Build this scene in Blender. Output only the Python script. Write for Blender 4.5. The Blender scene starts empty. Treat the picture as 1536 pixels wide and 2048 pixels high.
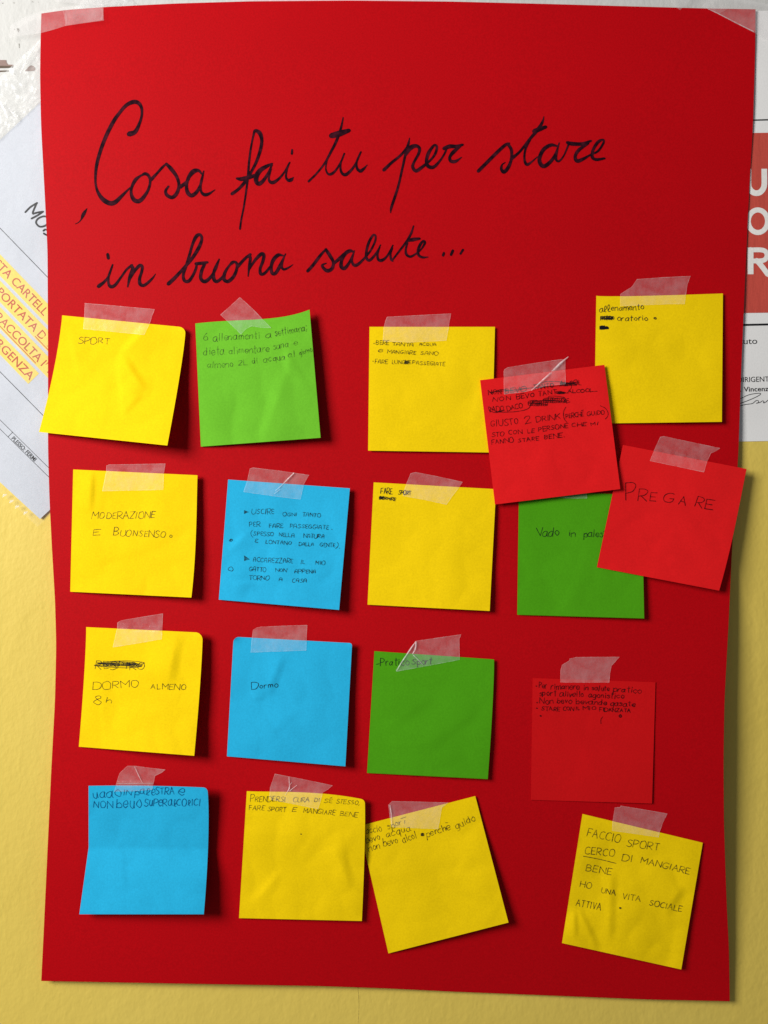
import bpy, bmesh, math, random
import numpy as np
from mathutils import Vector, noise

# ------------------------------------------------------------------ camera, world, lamps
sc = bpy.context.scene
C = sc.collection
S = 0.00035            # metres on the wall for one photograph pixel
D = 0.62               # camera distance from the wall
cam = bpy.data.objects.new('camera', bpy.data.cameras.new('camera'))
C.objects.link(cam)
cam.location = (0, -D, 0)
cam.rotation_euler = (math.radians(90), 0, 0)
cam.data.sensor_fit = 'VERTICAL'
cam.data.angle = 2 * math.atan(1024 * S / D)
cam.data.clip_start = 0.01
cam.data.clip_end = 50
sc.camera = cam

world = bpy.data.worlds.new('World')
sc.world = world
world.use_nodes = True
world.node_tree.nodes['Background'].inputs[0].default_value = (0.86, 0.93, 1.0, 1)
world.node_tree.nodes['Background'].inputs[1].default_value = 0.13

wl = bpy.data.lights.new('window_light', 'AREA')
wl.shape = 'RECTANGLE'; wl.size = 0.60; wl.size_y = 0.70
wl.energy = 30
wl.color = (1.0, 0.985, 0.95)
wlo = bpy.data.objects.new('window_light', wl)
C.objects.link(wlo)
wlo.location = (-1.11, -0.92, 0.49)
wlo.rotation_euler = (Vector((0.0, 0, 0.3)) - wlo.location).to_track_quat('-Z', 'Y').to_euler()

sc.view_settings.view_transform = 'Standard'
sc.view_settings.look = 'None'
sc.view_settings.exposure = 0
sc.view_settings.gamma = 1
sc.cycles.max_bounces = 6
sc.cycles.transparent_max_bounces = 24

# ------------------------------------------------------------------ geometry helpers
def P(x, y, h):
    """photograph pixel (x, y) of something standing h metres off the wall -> place in the room"""
    x = np.asarray(x, float); y = np.asarray(y, float); h = np.asarray(h, float) + 0 * x
    k = (1 - h / D) * S
    return np.stack([(x - 768) * k, -h, (1024 - y) * k], axis=-1)

def mkobj(name, verts, faces, mat, parent=None, smooth=False, origin=None):
    v = np.asarray(verts, float)
    if parent is not None:
        o0 = np.array(parent['_o'])
    else:
        o0 = v.mean(axis=0) if origin is None else np.array(origin)
    me = bpy.data.meshes.new(name)
    me.from_pydata([tuple(p) for p in (v - o0)], [], [tuple(f) for f in faces])
    me.materials.append(mat)
    if smooth:
        me.polygons.foreach_set('use_smooth', [True] * len(me.polygons))
    me.update()
    o = bpy.data.objects.new(name, me)
    C.objects.link(o)
    if parent is not None:
        o.parent = parent
    else:
        o.location = o0
    o['_o'] = [float(a) for a in o0]
    return o

def slab(name, V, nu, nv, thick, mat, parent=None):
    """a sheet of real thickness from a grid of front points, with its own back and cut edges"""
    V = np.asarray(V, float)
    B = V + np.array([0, thick, 0])
    F = [(j * nu + i, (j + 1) * nu + i, (j + 1) * nu + i + 1, j * nu + i + 1) for j in range(nv - 1) for i in range(nu - 1)]
    n = len(V)
    F += [tuple(n + a for a in reversed(f)) for f in F]
    ring = ([i for i in range(nu)] + [j * nu + nu - 1 for j in range(1, nv)] + [(nv - 1) * nu + i for i in range(nu - 2, -1, -1)]
            + [j * nu for j in range(nv - 2, 0, -1)])
    R0 = V[ring]; R1 = B[ring]; m = len(ring)
    F += [(2 * n + i, 2 * n + (i + 1) % m, 2 * n + m + (i + 1) % m, 2 * n + m + i) for i in range(m)]
    return mkobj(name, np.vstack([V, B, R0, R1]), F, mat, parent, smooth=True)

def tag(o, label, cat, group=None, kind=None):
    if label: o['label'] = label
    if cat: o['category'] = cat
    if group: o['group'] = group
    if kind: o['kind'] = kind
    return o

def nz(x, y, z=0.0):
    return noise.noise(Vector((x, y, z)))

def catmull(pts, step=1.6):
    pts = np.asarray(pts, float)
    if len(pts) < 3:
        n = max(2, int(np.hypot(*(pts[-1, :2] - pts[0, :2])) / step) + 1)
        t = np.linspace(0, 1, n)[:, None]
        return pts[0] * (1 - t) + pts[-1] * t
    closed = np.allclose(pts[0, :2], pts[-1, :2])
    if closed:
        q = np.vstack([pts[-2], pts, pts[1]])
    else:
        q = np.vstack([2 * pts[0] - pts[1], pts, 2 * pts[-1] - pts[-2]])
        q[0, 2:] = pts[0, 2:]; q[-1, 2:] = pts[-1, 2:]
    out = []
    for i in range(1, len(q) - 2):
        p0, p1, p2, p3 = q[i - 1], q[i], q[i + 1], q[i + 2]
        L = np.hypot(*(p2[:2] - p1[:2]))
        n = max(2, int(L / step) + 1)
        t = np.linspace(0, 1, n, endpoint=False)[:, None]
        out.append(0.5 * ((2 * p1) + (-p0 + p2) * t + (2 * p0 - 5 * p1 + 4 * p2 - p3) * t * t
                          + (-p0 + 3 * p1 - 3 * p2 + p3) * t ** 3))
    out.append(q[-2][None])
    return np.vstack(out)

class Ink:
    """collects pen strokes (in photograph pixels) lying on a surface"""
    def __init__(self, hfun, eps=0.00010):
        self.v = []; self.f = []; self.n = 0; self.h = hfun; self.eps = eps; self.k = 0
    def stroke(self, pts, smooth=True, w=None, step=1.6):
        pts = [tuple(p) + ((w,) if len(p) == 2 else ()) for p in pts]
        if not smooth and len(pts) > 2:
            for a, b in zip(pts[:-1], pts[1:]):
                self.stroke([a, b], True, w, step)
            return
        c = catmull(pts, step)
        keep = [0]
        for i in range(1, len(c)):
            if np.hypot(*(c[i, :2] - c[keep[-1], :2])) > 0.25: keep.append(i)
        c = c[keep]
        if len(c) < 2:
            c = np.vstack([c, c + np.array([0.4, 0, 0])])
        d = np.gradient(c[:, :2], axis=0)
        d /= np.maximum(np.hypot(d[:, 0], d[:, 1]), 1e-9)[:, None]
        nrm = np.stack([-d[:, 1], d[:, 0]], 1)
        r = np.maximum(c[:, 2:3], 0.4) * 0.5
        cap0 = [c[0, :2] + r[0] * (-math.cos(a) * d[0] + math.sin(a) * nrm[0]) for a in (-0.6, 0, 0.6)]
        cap1 = [c[-1, :2] + r[-1] * (math.cos(a) * d[-1] + math.sin(a) * nrm[-1]) for a in (-0.6, 0, 0.6)]
        L = c[:, :2] + nrm * r; R = c[:, :2] - nrm * r
        P2 = np.vstack([L, R, cap0, cap1])
        m = len(c)
        f = [(i, i + 1, m + i + 1, m + i) for i in range(m - 1)]
        b = 2 * m
        f.append((m, b, b + 1, b + 2, 0)); b += 3
        f.append((m - 1, b + 2, b + 1, b, 2 * m - 1))
        self.k += 1
        lift = self.eps + 0.000004 * (self.k % 40)
        along = np.concatenate([np.arange(m), np.arange(m), np.zeros(3), np.full(3, m)]) * (0.00003 / max(m, 1))
        h = self.h(P2[:, 0], P2[:, 1]) + lift + along
        V = P(P2[:, 0], P2[:, 1], h)
        self.v.append(V)
        self.f += [tuple(self.n + a for a in ff) for ff in f]
        self.n += len(V)
    def poly(self, pts):
        pts = np.asarray(pts, float)
        h = self.h(pts[:, 0], pts[:, 1]) + self.eps + 0.00002
        self.v.append(P(pts[:, 0], pts[:, 1], h)); self.f.append(tuple(range(self.n, self.n + len(pts)))); self.n += len(pts)
    def build(self, name, mat, parent):
        if not self.v: return None
        return mkobj(name, np.vstack(self.v), self.f, mat, parent)

# ------------------------------------------------------------------ materials
def mat_base(name):
    m = bpy.data.materials.new(name); m.use_nodes = True
    nt = m.node_tree
    return m, nt, nt.nodes['Principled BSDF']

def paper(name, col, rough=0.75, mott=0.06, grain=0.02, scale=1.0, spec=0.08, var=None):
    m, nt, b = mat_base(name)
    N, L = nt.nodes, nt.links
    tc = N.new('ShaderNodeTexCoord')
    n1 = N.new('ShaderNodeTexNoise'); n1.inputs['Scale'].default_value = 18 * scale; n1.inputs['Detail'].default_value = 5
    n2 = N.new('ShaderNodeTexNoise'); n2.inputs['Scale'].default_value = 900; n2.inputs['Detail'].default_value = 3
    L.new(tc.outputs['Object'], n1.inputs['Vector']); L.new(tc.outputs['Object'], n2.inputs['Vector'])
    mr = N.new('ShaderNodeMapRange'); mr.inputs['To Min'].default_value = 1 - mott; mr.inputs['To Max'].default_value = 1 + mott
    mr.inputs['From Min'].default_value = 0.3; mr.inputs['From Max'].default_value = 0.7
    L.new(n1.outputs['Fac'], mr.inputs['Value'])
    mg = N.new('ShaderNodeMapRange'); mg.inputs['To Min'].default_value = 1 - grain * 3; mg.inputs['To Max'].default_value = 1 + grain * 3
    mg.inputs['From Min'].default_value = 0.3; mg.inputs['From Max'].default_value = 0.7
    L.new(n2.outputs['Fac'], mg.inputs['Value'])
    mm = N.new('ShaderNodeMath'); mm.operation = 'MULTIPLY'
    L.new(mr.outputs[0], mm.inputs[0]); L.new(mg.outputs[0], mm.inputs[1])
    vm = N.new('ShaderNodeVectorMath'); vm.operation = 'SCALE'; vm.inputs[0].default_value = col
    L.new(mm.outputs[0], vm.inputs['Scale'])
    L.new(vm.outputs[0], b.inputs['Base Color'])
    b.inputs['Roughness'].default_value = rough
    b.inputs['Specular IOR Level'].default_value = spec
    bp = N.new('ShaderNodeBump'); bp.inputs['Strength'].default_value = 0.25; bp.inputs['Distance'].default_value = 0.0002
    L.new(n2.outputs['Fac'], bp.inputs['Height']); L.new(bp.outputs[0], b.inputs['Normal'])
    return m

def ink_mat(name, col, alpha=0.85, rough=0.5):
    m, nt, b = mat_base(name)
    b.inputs['Base Color'].default_value = (*col, 1)
    b.inputs['Roughness'].default_value = rough
    b.inputs['Specular IOR Level'].default_value = 0.12
    if alpha < 1:
        N, L = nt.nodes, nt.links
        tc = N.new('ShaderNodeTexCoord'); nn = N.new('ShaderNodeTexNoise'); nn.inputs['Scale'].default_value = 600
        L.new(tc.outputs['Object'], nn.inputs['Vector'])
        mr = N.new('ShaderNodeMapRange'); mr.inputs['From Min'].default_value = .35; mr.inputs['From Max'].default_value = .65
        mr.inputs['To Min'].default_value = max(0, alpha - .35); mr.inputs['To Max'].default_value = min(1, alpha + .15)
        L.new(nn.outputs['Fac'], mr.inputs['Value']); L.new(mr.outputs[0], b.inputs['Alpha'])
    return m

def tape_mat(name, col=(0.86, 0.84, 0.85), lo=0.13, hi=0.24, rough=0.22, sc_=120, bump=0.0009):
    m, nt, b = mat_base(name)
    N, L = nt.nodes, nt.links
    tc = N.new('ShaderNodeTexCoord')
    n1 = N.new('ShaderNodeTexNoise'); n1.inputs['Scale'].default_value = sc_; n1.inputs['Detail'].default_value = 6
    n1.inputs['Roughness'].default_value = 0.65
    n3 = N.new('ShaderNodeTexNoise'); n3.inputs['Scale'].default_value = 2200
    L.new(tc.outputs['Object'], n1.inputs['Vector']); L.new(tc.outputs['Object'], n3.inputs['Vector'])
    ad = N.new('ShaderNodeMath'); ad.operation = 'MULTIPLY_ADD'; ad.inputs[1].default_value = 0.35
    L.new(n3.outputs['Fac'], ad.inputs[0]); L.new(n1.outputs['Fac'], ad.inputs[2])
    mr = N.new('ShaderNodeMapRange'); mr.inputs['From Min'].default_value = .5; mr.inputs['From Max'].default_value = .85
    mr.inputs['To Min'].default_value = lo; mr.inputs['To Max'].default_value = hi
    L.new(ad.outputs[0], mr.inputs['Value'])
    b.inputs['Base Color'].default_value = (*col, 1)
    b.inputs['Roughness'].default_value = rough
    b.inputs['Specular IOR Level'].default_value = 0.8
    L.new(mr.outputs[0], b.inputs['Alpha'])
    bp = N.new('ShaderNodeBump'); bp.inputs['Strength'].default_value = 0.5; bp.inputs['Distance'].default_value = bump
    L.new(n1.outputs['Fac'], bp.inputs['Height']); L.new(bp.outputs[0], b.inputs['Normal'])
    return m

M_RED = paper('poster_card_red', (0.51, 0.0014, 0.0050), rough=0.60, mott=0.03, grain=0.03, scale=0.5, spec=0.08)
M_Y = paper('note_yellow', (1.0, 0.68, 0.002), mott=0.02, scale=2)
M_G = paper('note_green', (0.16, 0.52, 0.026), mott=0.02, scale=2)
M_G2 = paper('note_deep_green', (0.078, 0.36, 0.006), mott=0.02, scale=2)
M_B = paper('note_blue', (0.022, 0.46, 0.78), mott=0.02, scale=2)
M_R = paper('note_red', (0.84, 0.012, 0.014), mott=0.04, scale=2)
M_W = paper('printer_paper', (0.60, 0.62, 0.68), mott=0.02, grain=0.01, spec=0.4)
M_W2 = paper('notice_paper', (0.92, 0.90, 0.885), mott=0.03, grain=0.01, spec=0.5, rough=0.5)
M_TAPE = tape_mat('clear_tape', col=(1, .96, .97), lo=0.07, hi=0.17)
M_TAPE2 = tape_mat('clear_tape_milky', col=(1, .96, .97), lo=0.09, hi=0.18)
M_FOLD = tape_mat('clear_tape_fold', col=(1, .95, .96), lo=0.2, hi=0.62, rough=0.25, sc_=400)
M_EDGE = tape_mat('tape_edge_shine', col=(1, .95, .96), lo=0.05, hi=0.4, rough=0.3, sc_=260)  # whitish colour for the highlight painted along tape borders
M_FOLDS = tape_mat('clear_tape_double', lo=0.06, hi=0.15, rough=0.3)
M_MARK = ink_mat('marker_ink', (0.030, 0.006, 0.012), 1.0, 0.45)
def streak(m):
    nt = m.node_tree; N, L = nt.nodes, nt.links; b = N['Principled BSDF']
    tc = N.new('ShaderNodeTexCoord'); n = N.new('ShaderNodeTexNoise'); n.inputs['Scale'].default_value = 260; n.inputs['Detail'].default_value = 6
    L.new(tc.outputs['Object'], n.inputs['Vector'])
    cr = N.new('ShaderNodeMix'); cr.data_type = 'RGBA'
    cr.inputs[6].default_value = (0.014, 0.004, 0.008, 1); cr.inputs[7].default_value = (0.075, 0.010, 0.020, 1)
    mr = N.new('ShaderNodeMapRange'); mr.inputs['From Min'].default_value = .42; mr.inputs['From Max'].default_value = .75
    L.new(n.outputs['Fac'], mr.inputs['Value']); L.new(mr.outputs[0], cr.inputs[0]); L.new(cr.outputs[2], b.inputs['Base Color'])
streak(M_MARK)
M_MARK.node_tree.nodes['Principled BSDF'].inputs['Specular IOR Level'].default_value = 0.03
M_PEN = ink_mat('black_pen', (0.012, 0.012, 0.014), 0.72)
M_PENK = ink_mat('strong_black_pen', (0.010, 0.010, 0.014), 0.9)
M_PENF = ink_mat('faint_black_pen', (0.03, 0.03, 0.02), 0.58)
M_PENR = ink_mat('dark_pen_on_red', (0.035, 0.004, 0.006), 0.78)
M_PENB = ink_mat('blue_pen', (0.004, 0.09, 0.25), 0.85)
M_PRINT = ink_mat('printed_black', (0.02, 0.02, 0.022), 1.0)
M_PRED = ink_mat('printed_red', (0.55, 0.11, 0.06), 1.0)
M_HL = paper('highlighter_yellow', (0.88, 0.68, 0.16), mott=0.05)
M_BLOCK = None

# wall: yellow dado below, white paint above, lumpy roller plaster
def wall_material():
    m, nt, b = mat_base('painted_plaster')
    N, L = nt.nodes, nt.links
    tc = N.new('ShaderNodeTexCoord')
    sp = N.new('ShaderNodeSeparateXYZ'); L.new(tc.outputs['Object'], sp.inputs[0])
    nw = N.new('ShaderNodeTexNoise'); nw.inputs['Scale'].default_value = 12
    L.new(tc.outputs['Object'], nw.inputs['Vector'])
    add = N.new('ShaderNodeMath'); add.operation = 'MULTIPLY_ADD'; add.inputs[1].default_value = 0.01
    L.new(nw.outputs['Fac'], add.inputs[0]); L.new(sp.outputs['Z'], add.inputs[2])
    gt = N.new('ShaderNodeMath'); gt.operation = 'GREATER_THAN'; gt.inputs[1].default_value = (1024 - 560) * S
    L.new(add.outputs[0], gt.inputs[0])
    nc = N.new('ShaderNodeTexNoise'); nc.inputs['Scale'].default_value = 9; nc.inputs['Detail'].default_value = 6
    L.new(tc.outputs['Object'], nc.inputs['Vector'])
    ry = N.new('ShaderNodeMix'); ry.data_type = 'RGBA'
    ry.inputs[6].default_value = (0.78, 0.565, 0.095, 1); ry.inputs[7].default_value = (0.85, 0.64, 0.13, 1)
    L.new(nc.outputs['Fac'], ry.inputs[0])
    rw = N.new('ShaderNodeMix'); rw.data_type = 'RGBA'
    rw.inputs[6].default_value = (0.58, 0.57, 0.54, 1); rw.inputs[7].default_value = (0.69, 0.68, 0.66, 1)
    L.new(nc.outputs['Fac'], rw.inputs[0])
    mx = N.new('ShaderNodeMix'); mx.data_type = 'RGBA'
    L.new(gt.outputs[0], mx.inputs[0]); L.new(ry.outputs[2], mx.inputs[6]); L.new(rw.outputs[2], mx.inputs[7])
    L.new(mx.outputs[2], b.inputs['Base Color'])
    b.inputs['Roughness'].default_value = 0.55
    b.inputs['Specular IOR Level'].default_value = 0.35
    # stretched roller stipple + small pimples
    mp = N.new('ShaderNodeMapping'); mp.inputs['Scale'].default_value = (1.2, 1, 0.8); mp.inputs['Rotation'].default_value = (0, 0.5, 0)
    L.new(tc.outputs['Object'], mp.inputs[0])
    a1 = N.new('ShaderNodeTexNoise'); a1.inputs['Scale'].default_value = 260; a1.inputs['Detail'].default_value = 5
    a2 = N.new('ShaderNodeTexNoise'); a2.inputs['Scale'].default_value = 70; a2.inputs['Detail'].default_value = 3
    v = N.new('ShaderNodeTexVoronoi'); v.inputs['Scale'].default_value = 95; v.inputs['Randomness'].default_value = 1
    for n in (a1, a2, v): L.new(mp.outputs[0], n.inputs['Vector'])
    pm = N.new('ShaderNodeMapRange'); pm.inputs['From Min'].default_value = 0.0; pm.inputs['From Max'].default_value = 0.17
    pm.inputs['To Min'].default_value = 0.55; pm.inputs['To Max'].default_value = 0
    L.new(v.outputs['Distance'], pm.inputs['Value'])
    s1 = N.new('ShaderNodeMath'); s1.operation = 'MULTIPLY_ADD'; s1.inputs[1].default_value = 0.55
    L.new(a1.outputs['Fac'], s1.inputs[0]); L.new(a2.outputs['Fac'], s1.inputs[2])
    s2 = N.new('ShaderNodeMath'); s2.operation = 'MULTIPLY_ADD'; s2.inputs[1].default_value = 0.35
    L.new(pm.outputs[0], s2.inputs[0]); L.new(s1.outputs[0], s2.inputs[2])
    bp = N.new('ShaderNodeBump'); bp.inputs['Strength'].default_value = 0.5; bp.inputs['Distance'].default_value = 0.0009
    L.new(s2.outputs[0], bp.inputs['Height']); L.new(bp.outputs[0], b.inputs['Normal'])
    return m

# ------------------------------------------------------------------ wall (structure)
M_WALL = wall_material()
def wall():
    nx, nzz = 121, 161
    xs = np.linspace(-1.6, 1.6, nx); zs = np.linspace(-1.6, 1.6, nzz)
    V = []; F = []
    for z in zs:
        for x in xs:
            V.append((x, 0.0006 * nz(x * 6, z * 6) - 0.0004, z))
    for j in range(nzz - 1):
        for i in range(nx - 1):
            a = j * nx + i
            F.append((a, a + 1, a + nx + 1, a + nx))
    n = len(V)
    for (x, z) in ((-1.6, -1.6), (1.6, -1.6), (1.6, 1.6), (-1.6, 1.6)): V.append((x, 0.1, z))
    F.append((n, n + 3, n + 2, n + 1))
    o = mkobj('wall', V, F, M_WALL, smooth=True, origin=(0, 0, 0))
    o['kind'] = 'structure'; o['label'] = 'plastered wall, yellow below and white above, behind the posters'
    return o
WALL = wall()
flat0 = lambda h: (lambda x, y: np.full(np.shape(x), h))
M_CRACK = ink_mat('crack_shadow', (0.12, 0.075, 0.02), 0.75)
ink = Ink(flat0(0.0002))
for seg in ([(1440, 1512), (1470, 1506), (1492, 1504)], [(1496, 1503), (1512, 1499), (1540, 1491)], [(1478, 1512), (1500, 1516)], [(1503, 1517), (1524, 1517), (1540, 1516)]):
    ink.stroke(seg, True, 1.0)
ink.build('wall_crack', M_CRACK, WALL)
ink = Ink(flat0(0.0002))
ink.stroke([(1080, 1992), (1110, 2004), (1150, 2014), (1185, 2017), (1212, 2013), (1226, 2000)], True, 0.9)
ink.stroke([(716, 1975), (718, 2010), (716, 2050)], True, 0.7)
ink.build('pencil_mark', ink_mat('pencil', (0.2, 0.14, 0.05), 0.5), WALL)
M_CHIP = paper('chipped_paint_brown', (0.34, 0.24, 0.21), mott=0.2)
M_CHIPD = paper('chipped_paint_dark', (0.16, 0.12, 0.09), mott=0.2)
def patch(pts, mat, h, name, parent):
    k = Ink(flat0(h)); k.poly(pts); return k.build(name, mat, parent)
patch([(-40, 119.5), (12.5, 120), (13, 124), (16, 129), (26, 129.5), (27, 132), (25, 135.5), (-40, 136.5)], M_CHIP, 0.0003, 'paint_chip', WALL)
patch([(-40, 132), (6, 131.5), (25.5, 132), (24, 135.2), (0, 136), (-40, 136.5)], M_CHIPD, 0.00045, 'paint_chip', WALL)
patch([(-40, 141.3), (18, 140.8), (18.5, 142.6), (0, 144), (-40, 144)], M_CHIPD, 0.0003, 'paint_chip', WALL)
patch([(49, 142), (53, 139), (57, 133.5), (62, 130.5), (67, 132), (70.5, 136), (70.5, 140), (68, 142), (58, 142.4)], M_CHIP, 0.0003, 'paint_chip', WALL)
for p in ([(34, 56), (38, 57), (39, 61), (36, 64), (34, 60)], [(28, 57), (30, 58), (30, 61), (29, 60)], [(37, 87), (39, 87), (39.5, 95), (38, 96)], [(27, 146), (31, 148), (30, 150), (27, 148)], [(63, 3), (67, 3), (66, 5)], [(75, 3), (78, 4), (76.5, 5)], [(25, 5), (30, 5), (28, 7)], [(3, 5.5), (8, 5.5), (5, 7.5)]):
    patch(p, ink_mat('small_dent', (0.25, 0.22, 0.19), 0.55), 0.0003, 'paint_chip', WALL)

# ------------------------------------------------------------------ sheets under the poster
def sheet(name, corners, hf, mat, nu=40, nv=40, parent=None, thick=0.0001, roundc=None):
    """a paper sheet through four pixel corners TL TR BR BL, hf(u, v, x, y) = height off the wall"""
    c = np.asarray(corners, float)
    u, v = np.meshgrid(np.linspace(0, 1, nu), np.linspace(0, 1, nv))
    u = u.ravel(); v = v.ravel()
    xy = (c[0] * ((1 - u) * (1 - v))[:, None] + c[1] * (u * (1 - v))[:, None] + c[2] * (u * v)[:, None] + c[3] * ((1 - u) * v)[:, None])
    h = hf(u, v, xy[:, 0], xy[:, 1])
    V = P(xy[:, 0], xy[:, 1], h)
    if thick: return slab(name, V, nu, nv, thick, mat, parent)
    F = [(j * nu + i, (j + 1) * nu + i, (j + 1) * nu + i + 1, j * nu + i + 1) for j in range(nv - 1) for i in range(nu - 1)]
    return mkobj(name, V, F, mat, parent, smooth=True)

def arr(f, *a):
    return np.array([f(*t) for t in zip(*[np.ravel(q) for q in a])])

# the printed page in its sleeve, turned about 45 degrees
e_ = np.array([0.73, -0.683]); b_ = np.array([0.672, 0.741])
b_ = np.array([0.735, 0.678]) 
BR = np.array([80.0, 1038.0]); BL = BR - b_ * 610; TR = BR + e_ * 850; TL = BL + e_ * 850
def h_page(x, y):
    x = np.asarray(x, float); y = np.asarray(y, float)
    qv = 1 - ((x - BL[0]) * e_[0] + (y - BL[1]) * e_[1]) / 850
    qu = ((x - BL[0]) * b_[0] + (y - BL[1]) * b_[1]) / 610
    return 0.0012 + 0.0005 * arr(lambda a, b: nz(a / 90, b / 90, 3.1), x, y) + 0.0012 * np.clip((qv - 0.85) / 0.15, 0, 1) * np.clip(qu, 0, 1)
PAGE = sheet('printed_page', [TL, TR, BR, BL], lambda u, v, x, y: h_page(x, y), M_W, 60, 80)
tag(PAGE, 'tilted white printed page in a plastic sleeve, red text highlighted in yellow', 'page')
hp = lambda x, y: h_page(np.asarray(x, float), np.asarray(y, float))

def text_mesh(s, p0, p1, cap, hfun, mat, name, parent, bold=0.0, eps=0.00012, shear=0.0):
    """printed lettering: base line from pixel p0 to p1, capital height cap (pixels)"""
    cu = bpy.data.curves.new(name, 'FONT'); cu.body = s; cu.size = 1; cu.offset = bold; cu.resolution_u = 4; cu.shear = shear
    t = bpy.data.objects.new(name, cu); C.objects.link(t)
    dg = bpy.context.evaluated_depsgraph_get(); dg.update()
    me = bpy.data.meshes.new_from_object(t.evaluated_get(dg))
    C.objects.unlink(t); bpy.data.objects.remove(t)
    v = np.array([q.co[:] for q in me.vertices]); f = [tuple(p.vertices) for p in me.polygons]
    bpy.data.meshes.remove(me)
    p0 = np.array(p0, float); p1 = np.array(p1, float)
    L = np.hypot(*(p1 - p0)); d = (p1 - p0) / L; up = np.array([d[1], -d[0]])
    x = (v[:, 0] - v[:, 0].min()) / (v[:, 0].max() - v[:, 0].min()) * L
    y = v[:, 1] / 0.70 * cap
    q = p0 + d * x[:, None] + up * y[:, None]
    h = hfun(q[:, 0], q[:, 1]) + eps
    return mkobj(name, P(q[:, 0], q[:, 1], h), f, mat, parent)

th = math.radians(46); dd = np.array([math.cos(th), math.sin(th)]); upv = np.array([dd[1], -dd[0]])
def band(s0, s1, k):
    c0 = np.array([33.2, 564.6 + 52.5 * k])
    q = []
    n = 10
    a = [c0 + dd * (s0 + (s1 - s0) * i / n) for i in range(n + 1)]
    kk = Ink(hp, 0.00006)
    for p, r in zip(a[:-1], a[1:]):
        kk.poly([p - upv * 15, r - upv * 15, r + upv * 15, p + upv * 15])
    kk.build('highlight_band', M_HL, PAGE)
band(-140, 130, 0); band(-140, 130, 1); band(-140, 130, 2); band(-140, 49, 3)
def tx(s, k, s0, s1):
    c0 = np.array([33.2, 564.6 + 52.5 * k]) - upv * 8.3
    text_mesh(s, c0 + dd * s0, c0 + dd * s1, 16.5, hp, M_PRED, 'printed_line', PAGE, bold=0.006)
tx('STA', 0, -58, -17); tx('CARTELL', 0, -9, 86)
tx('PORTATA', 1, -52, 58); tx('DA', 1, 66, 98)
tx('RACCOLTA', 2, -55, 69); tx('IN', 2, 77, 98)
tx('ERGENZA', 3, -67, 46)
k = Ink(hp)
k.stroke([np.array([33.2, 564.6 + 52.5]) - upv * 12 + dd * s for s in (66, 110)], True, 1.6)
k.build('underline', M_PRED, PAGE)
k = Ink(hp)
k.stroke([np.array([33.2, 564.6 + 105]) - upv * 12 + dd * s for s in (-90, 0, 67)], True, 1.6)
k.build('underline', M_PRED, PAGE)
z7 = lambda *p: [(a / 3.012, 380 + b / 3.012) for a, b in p]
for pts_, w_ in ((((-120, 110), (0, 230), (320, 560)), 1.2), (((-120, 975), (0, 1095), (320, 1420)), 1.2), (((-120, 1267), (0, 1385), (320, 1700)), 0.9),
                 (((-120, 1322), (0, 1440), (320, 1755)), 0.9), (((48, 1487), (76, 1458)), 0.9)):
    k = Ink(hp); k.stroke(z7(*pts_), True, w_, step=4); k.build('ruled_line', M_PRINT, PAGE)
q0, q1 = z7((67, 1500), (205, 1636))
text_mesh('PLESSO: FERMI', q0, q1, 8.2, hp, M_PRINT, 'printed_line', PAGE, bold=0.012)
z6 = lambda *p: [(a / 4.096, b / 4.096) for a, b in p]
k = Ink(hp)
for s in (((207, 1738), (250, 1695), (303, 1662)), ((300, 1664), (268, 1740), (272, 1752)), ((272, 1750), (310, 1740), (352, 1733)), ((350, 1735), (305, 1765), (258, 1790)),
          ((395, 1780), (355, 1772), (310, 1792), (295, 1825), (325, 1856), (370, 1848), (400, 1820)), ((355, 1890), (375, 1880), (420, 1905)), ((420, 1940), (375, 1922), (358, 1912))):
    k.stroke(z6(*s), True, 3.6)
k.build('handwriting', M_PRINT, PAGE)

# plastic sleeve round the page
SB = BR + b_ * 8 - e_ * 15; SL = BL - b_ * 92 - e_ * 15; STL = SL + e_ * 905; STR = SB + e_ * 905
def h_sleeve(u, v, x, y):
    crump = arr(lambda a, b: abs(nz(a / 26, b / 26, 7.7)) + 0.5 * abs(nz(a / 11, b / 11, 2.2)), x, y)
    edge = np.clip(1 - (u / 0.13), 0, 1) + np.clip((v - 0.985) / 0.015, 0, 1) * 0.6
    return h_page(x, y) + 0.0016 + 0.0013 * np.clip(edge, 0, 1) * crump + 0.0003 * arr(lambda a, b: nz(a / 60, b / 60, 9), x, y)
M_SLEEVE = tape_mat('clear_plastic_sleeve', col=(0.93, 0.94, 0.95), lo=0.01, hi=0.11, rough=0.2, sc_=60, bump=0.0006)
SLV = sheet('plastic_sleeve', [STL, STR, SB, SL], h_sleeve, M_SLEEVE, 150, 150, thick=0)
tag(SLV, 'clear crinkled plastic sleeve round the tilted printed page at the left', 'plastic sleeve')
M_MARG = tape_mat('crinkled_sleeve_margin', col=(1, 1, 1), lo=0.05, hi=0.30, rough=0.2, sc_=90, bump=0.0008)  # milky white opacity stands in for highlights on the crinkles
def h_marg(u, v, x, y):
    return np.minimum(0.0031, h_page(x, y) + 0.0010 + 0.0014 * arr(lambda a, b: abs(nz(a / 22, b / 22, 1.7)) + 0.7 * abs(nz(a / 9, b / 9, 5.2)), x, y)) + 0.00025 * arr(lambda a, b: nz(a / 7, b / 7, 8), x, y)
SMG = sheet('sleeve_margin', [STL, STL + b_ * 90, SL + b_ * 90 , SL], h_marg, M_MARG, 60, 260, parent=SLV, thick=0)
M_SEAM_SHINE = tape_mat('sleeve_seam_highlight', lo=0.25, hi=0.6, rough=0.2, sc_=300)  # whitish strokes on the sleeve edge, with its highlight painted in
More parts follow.
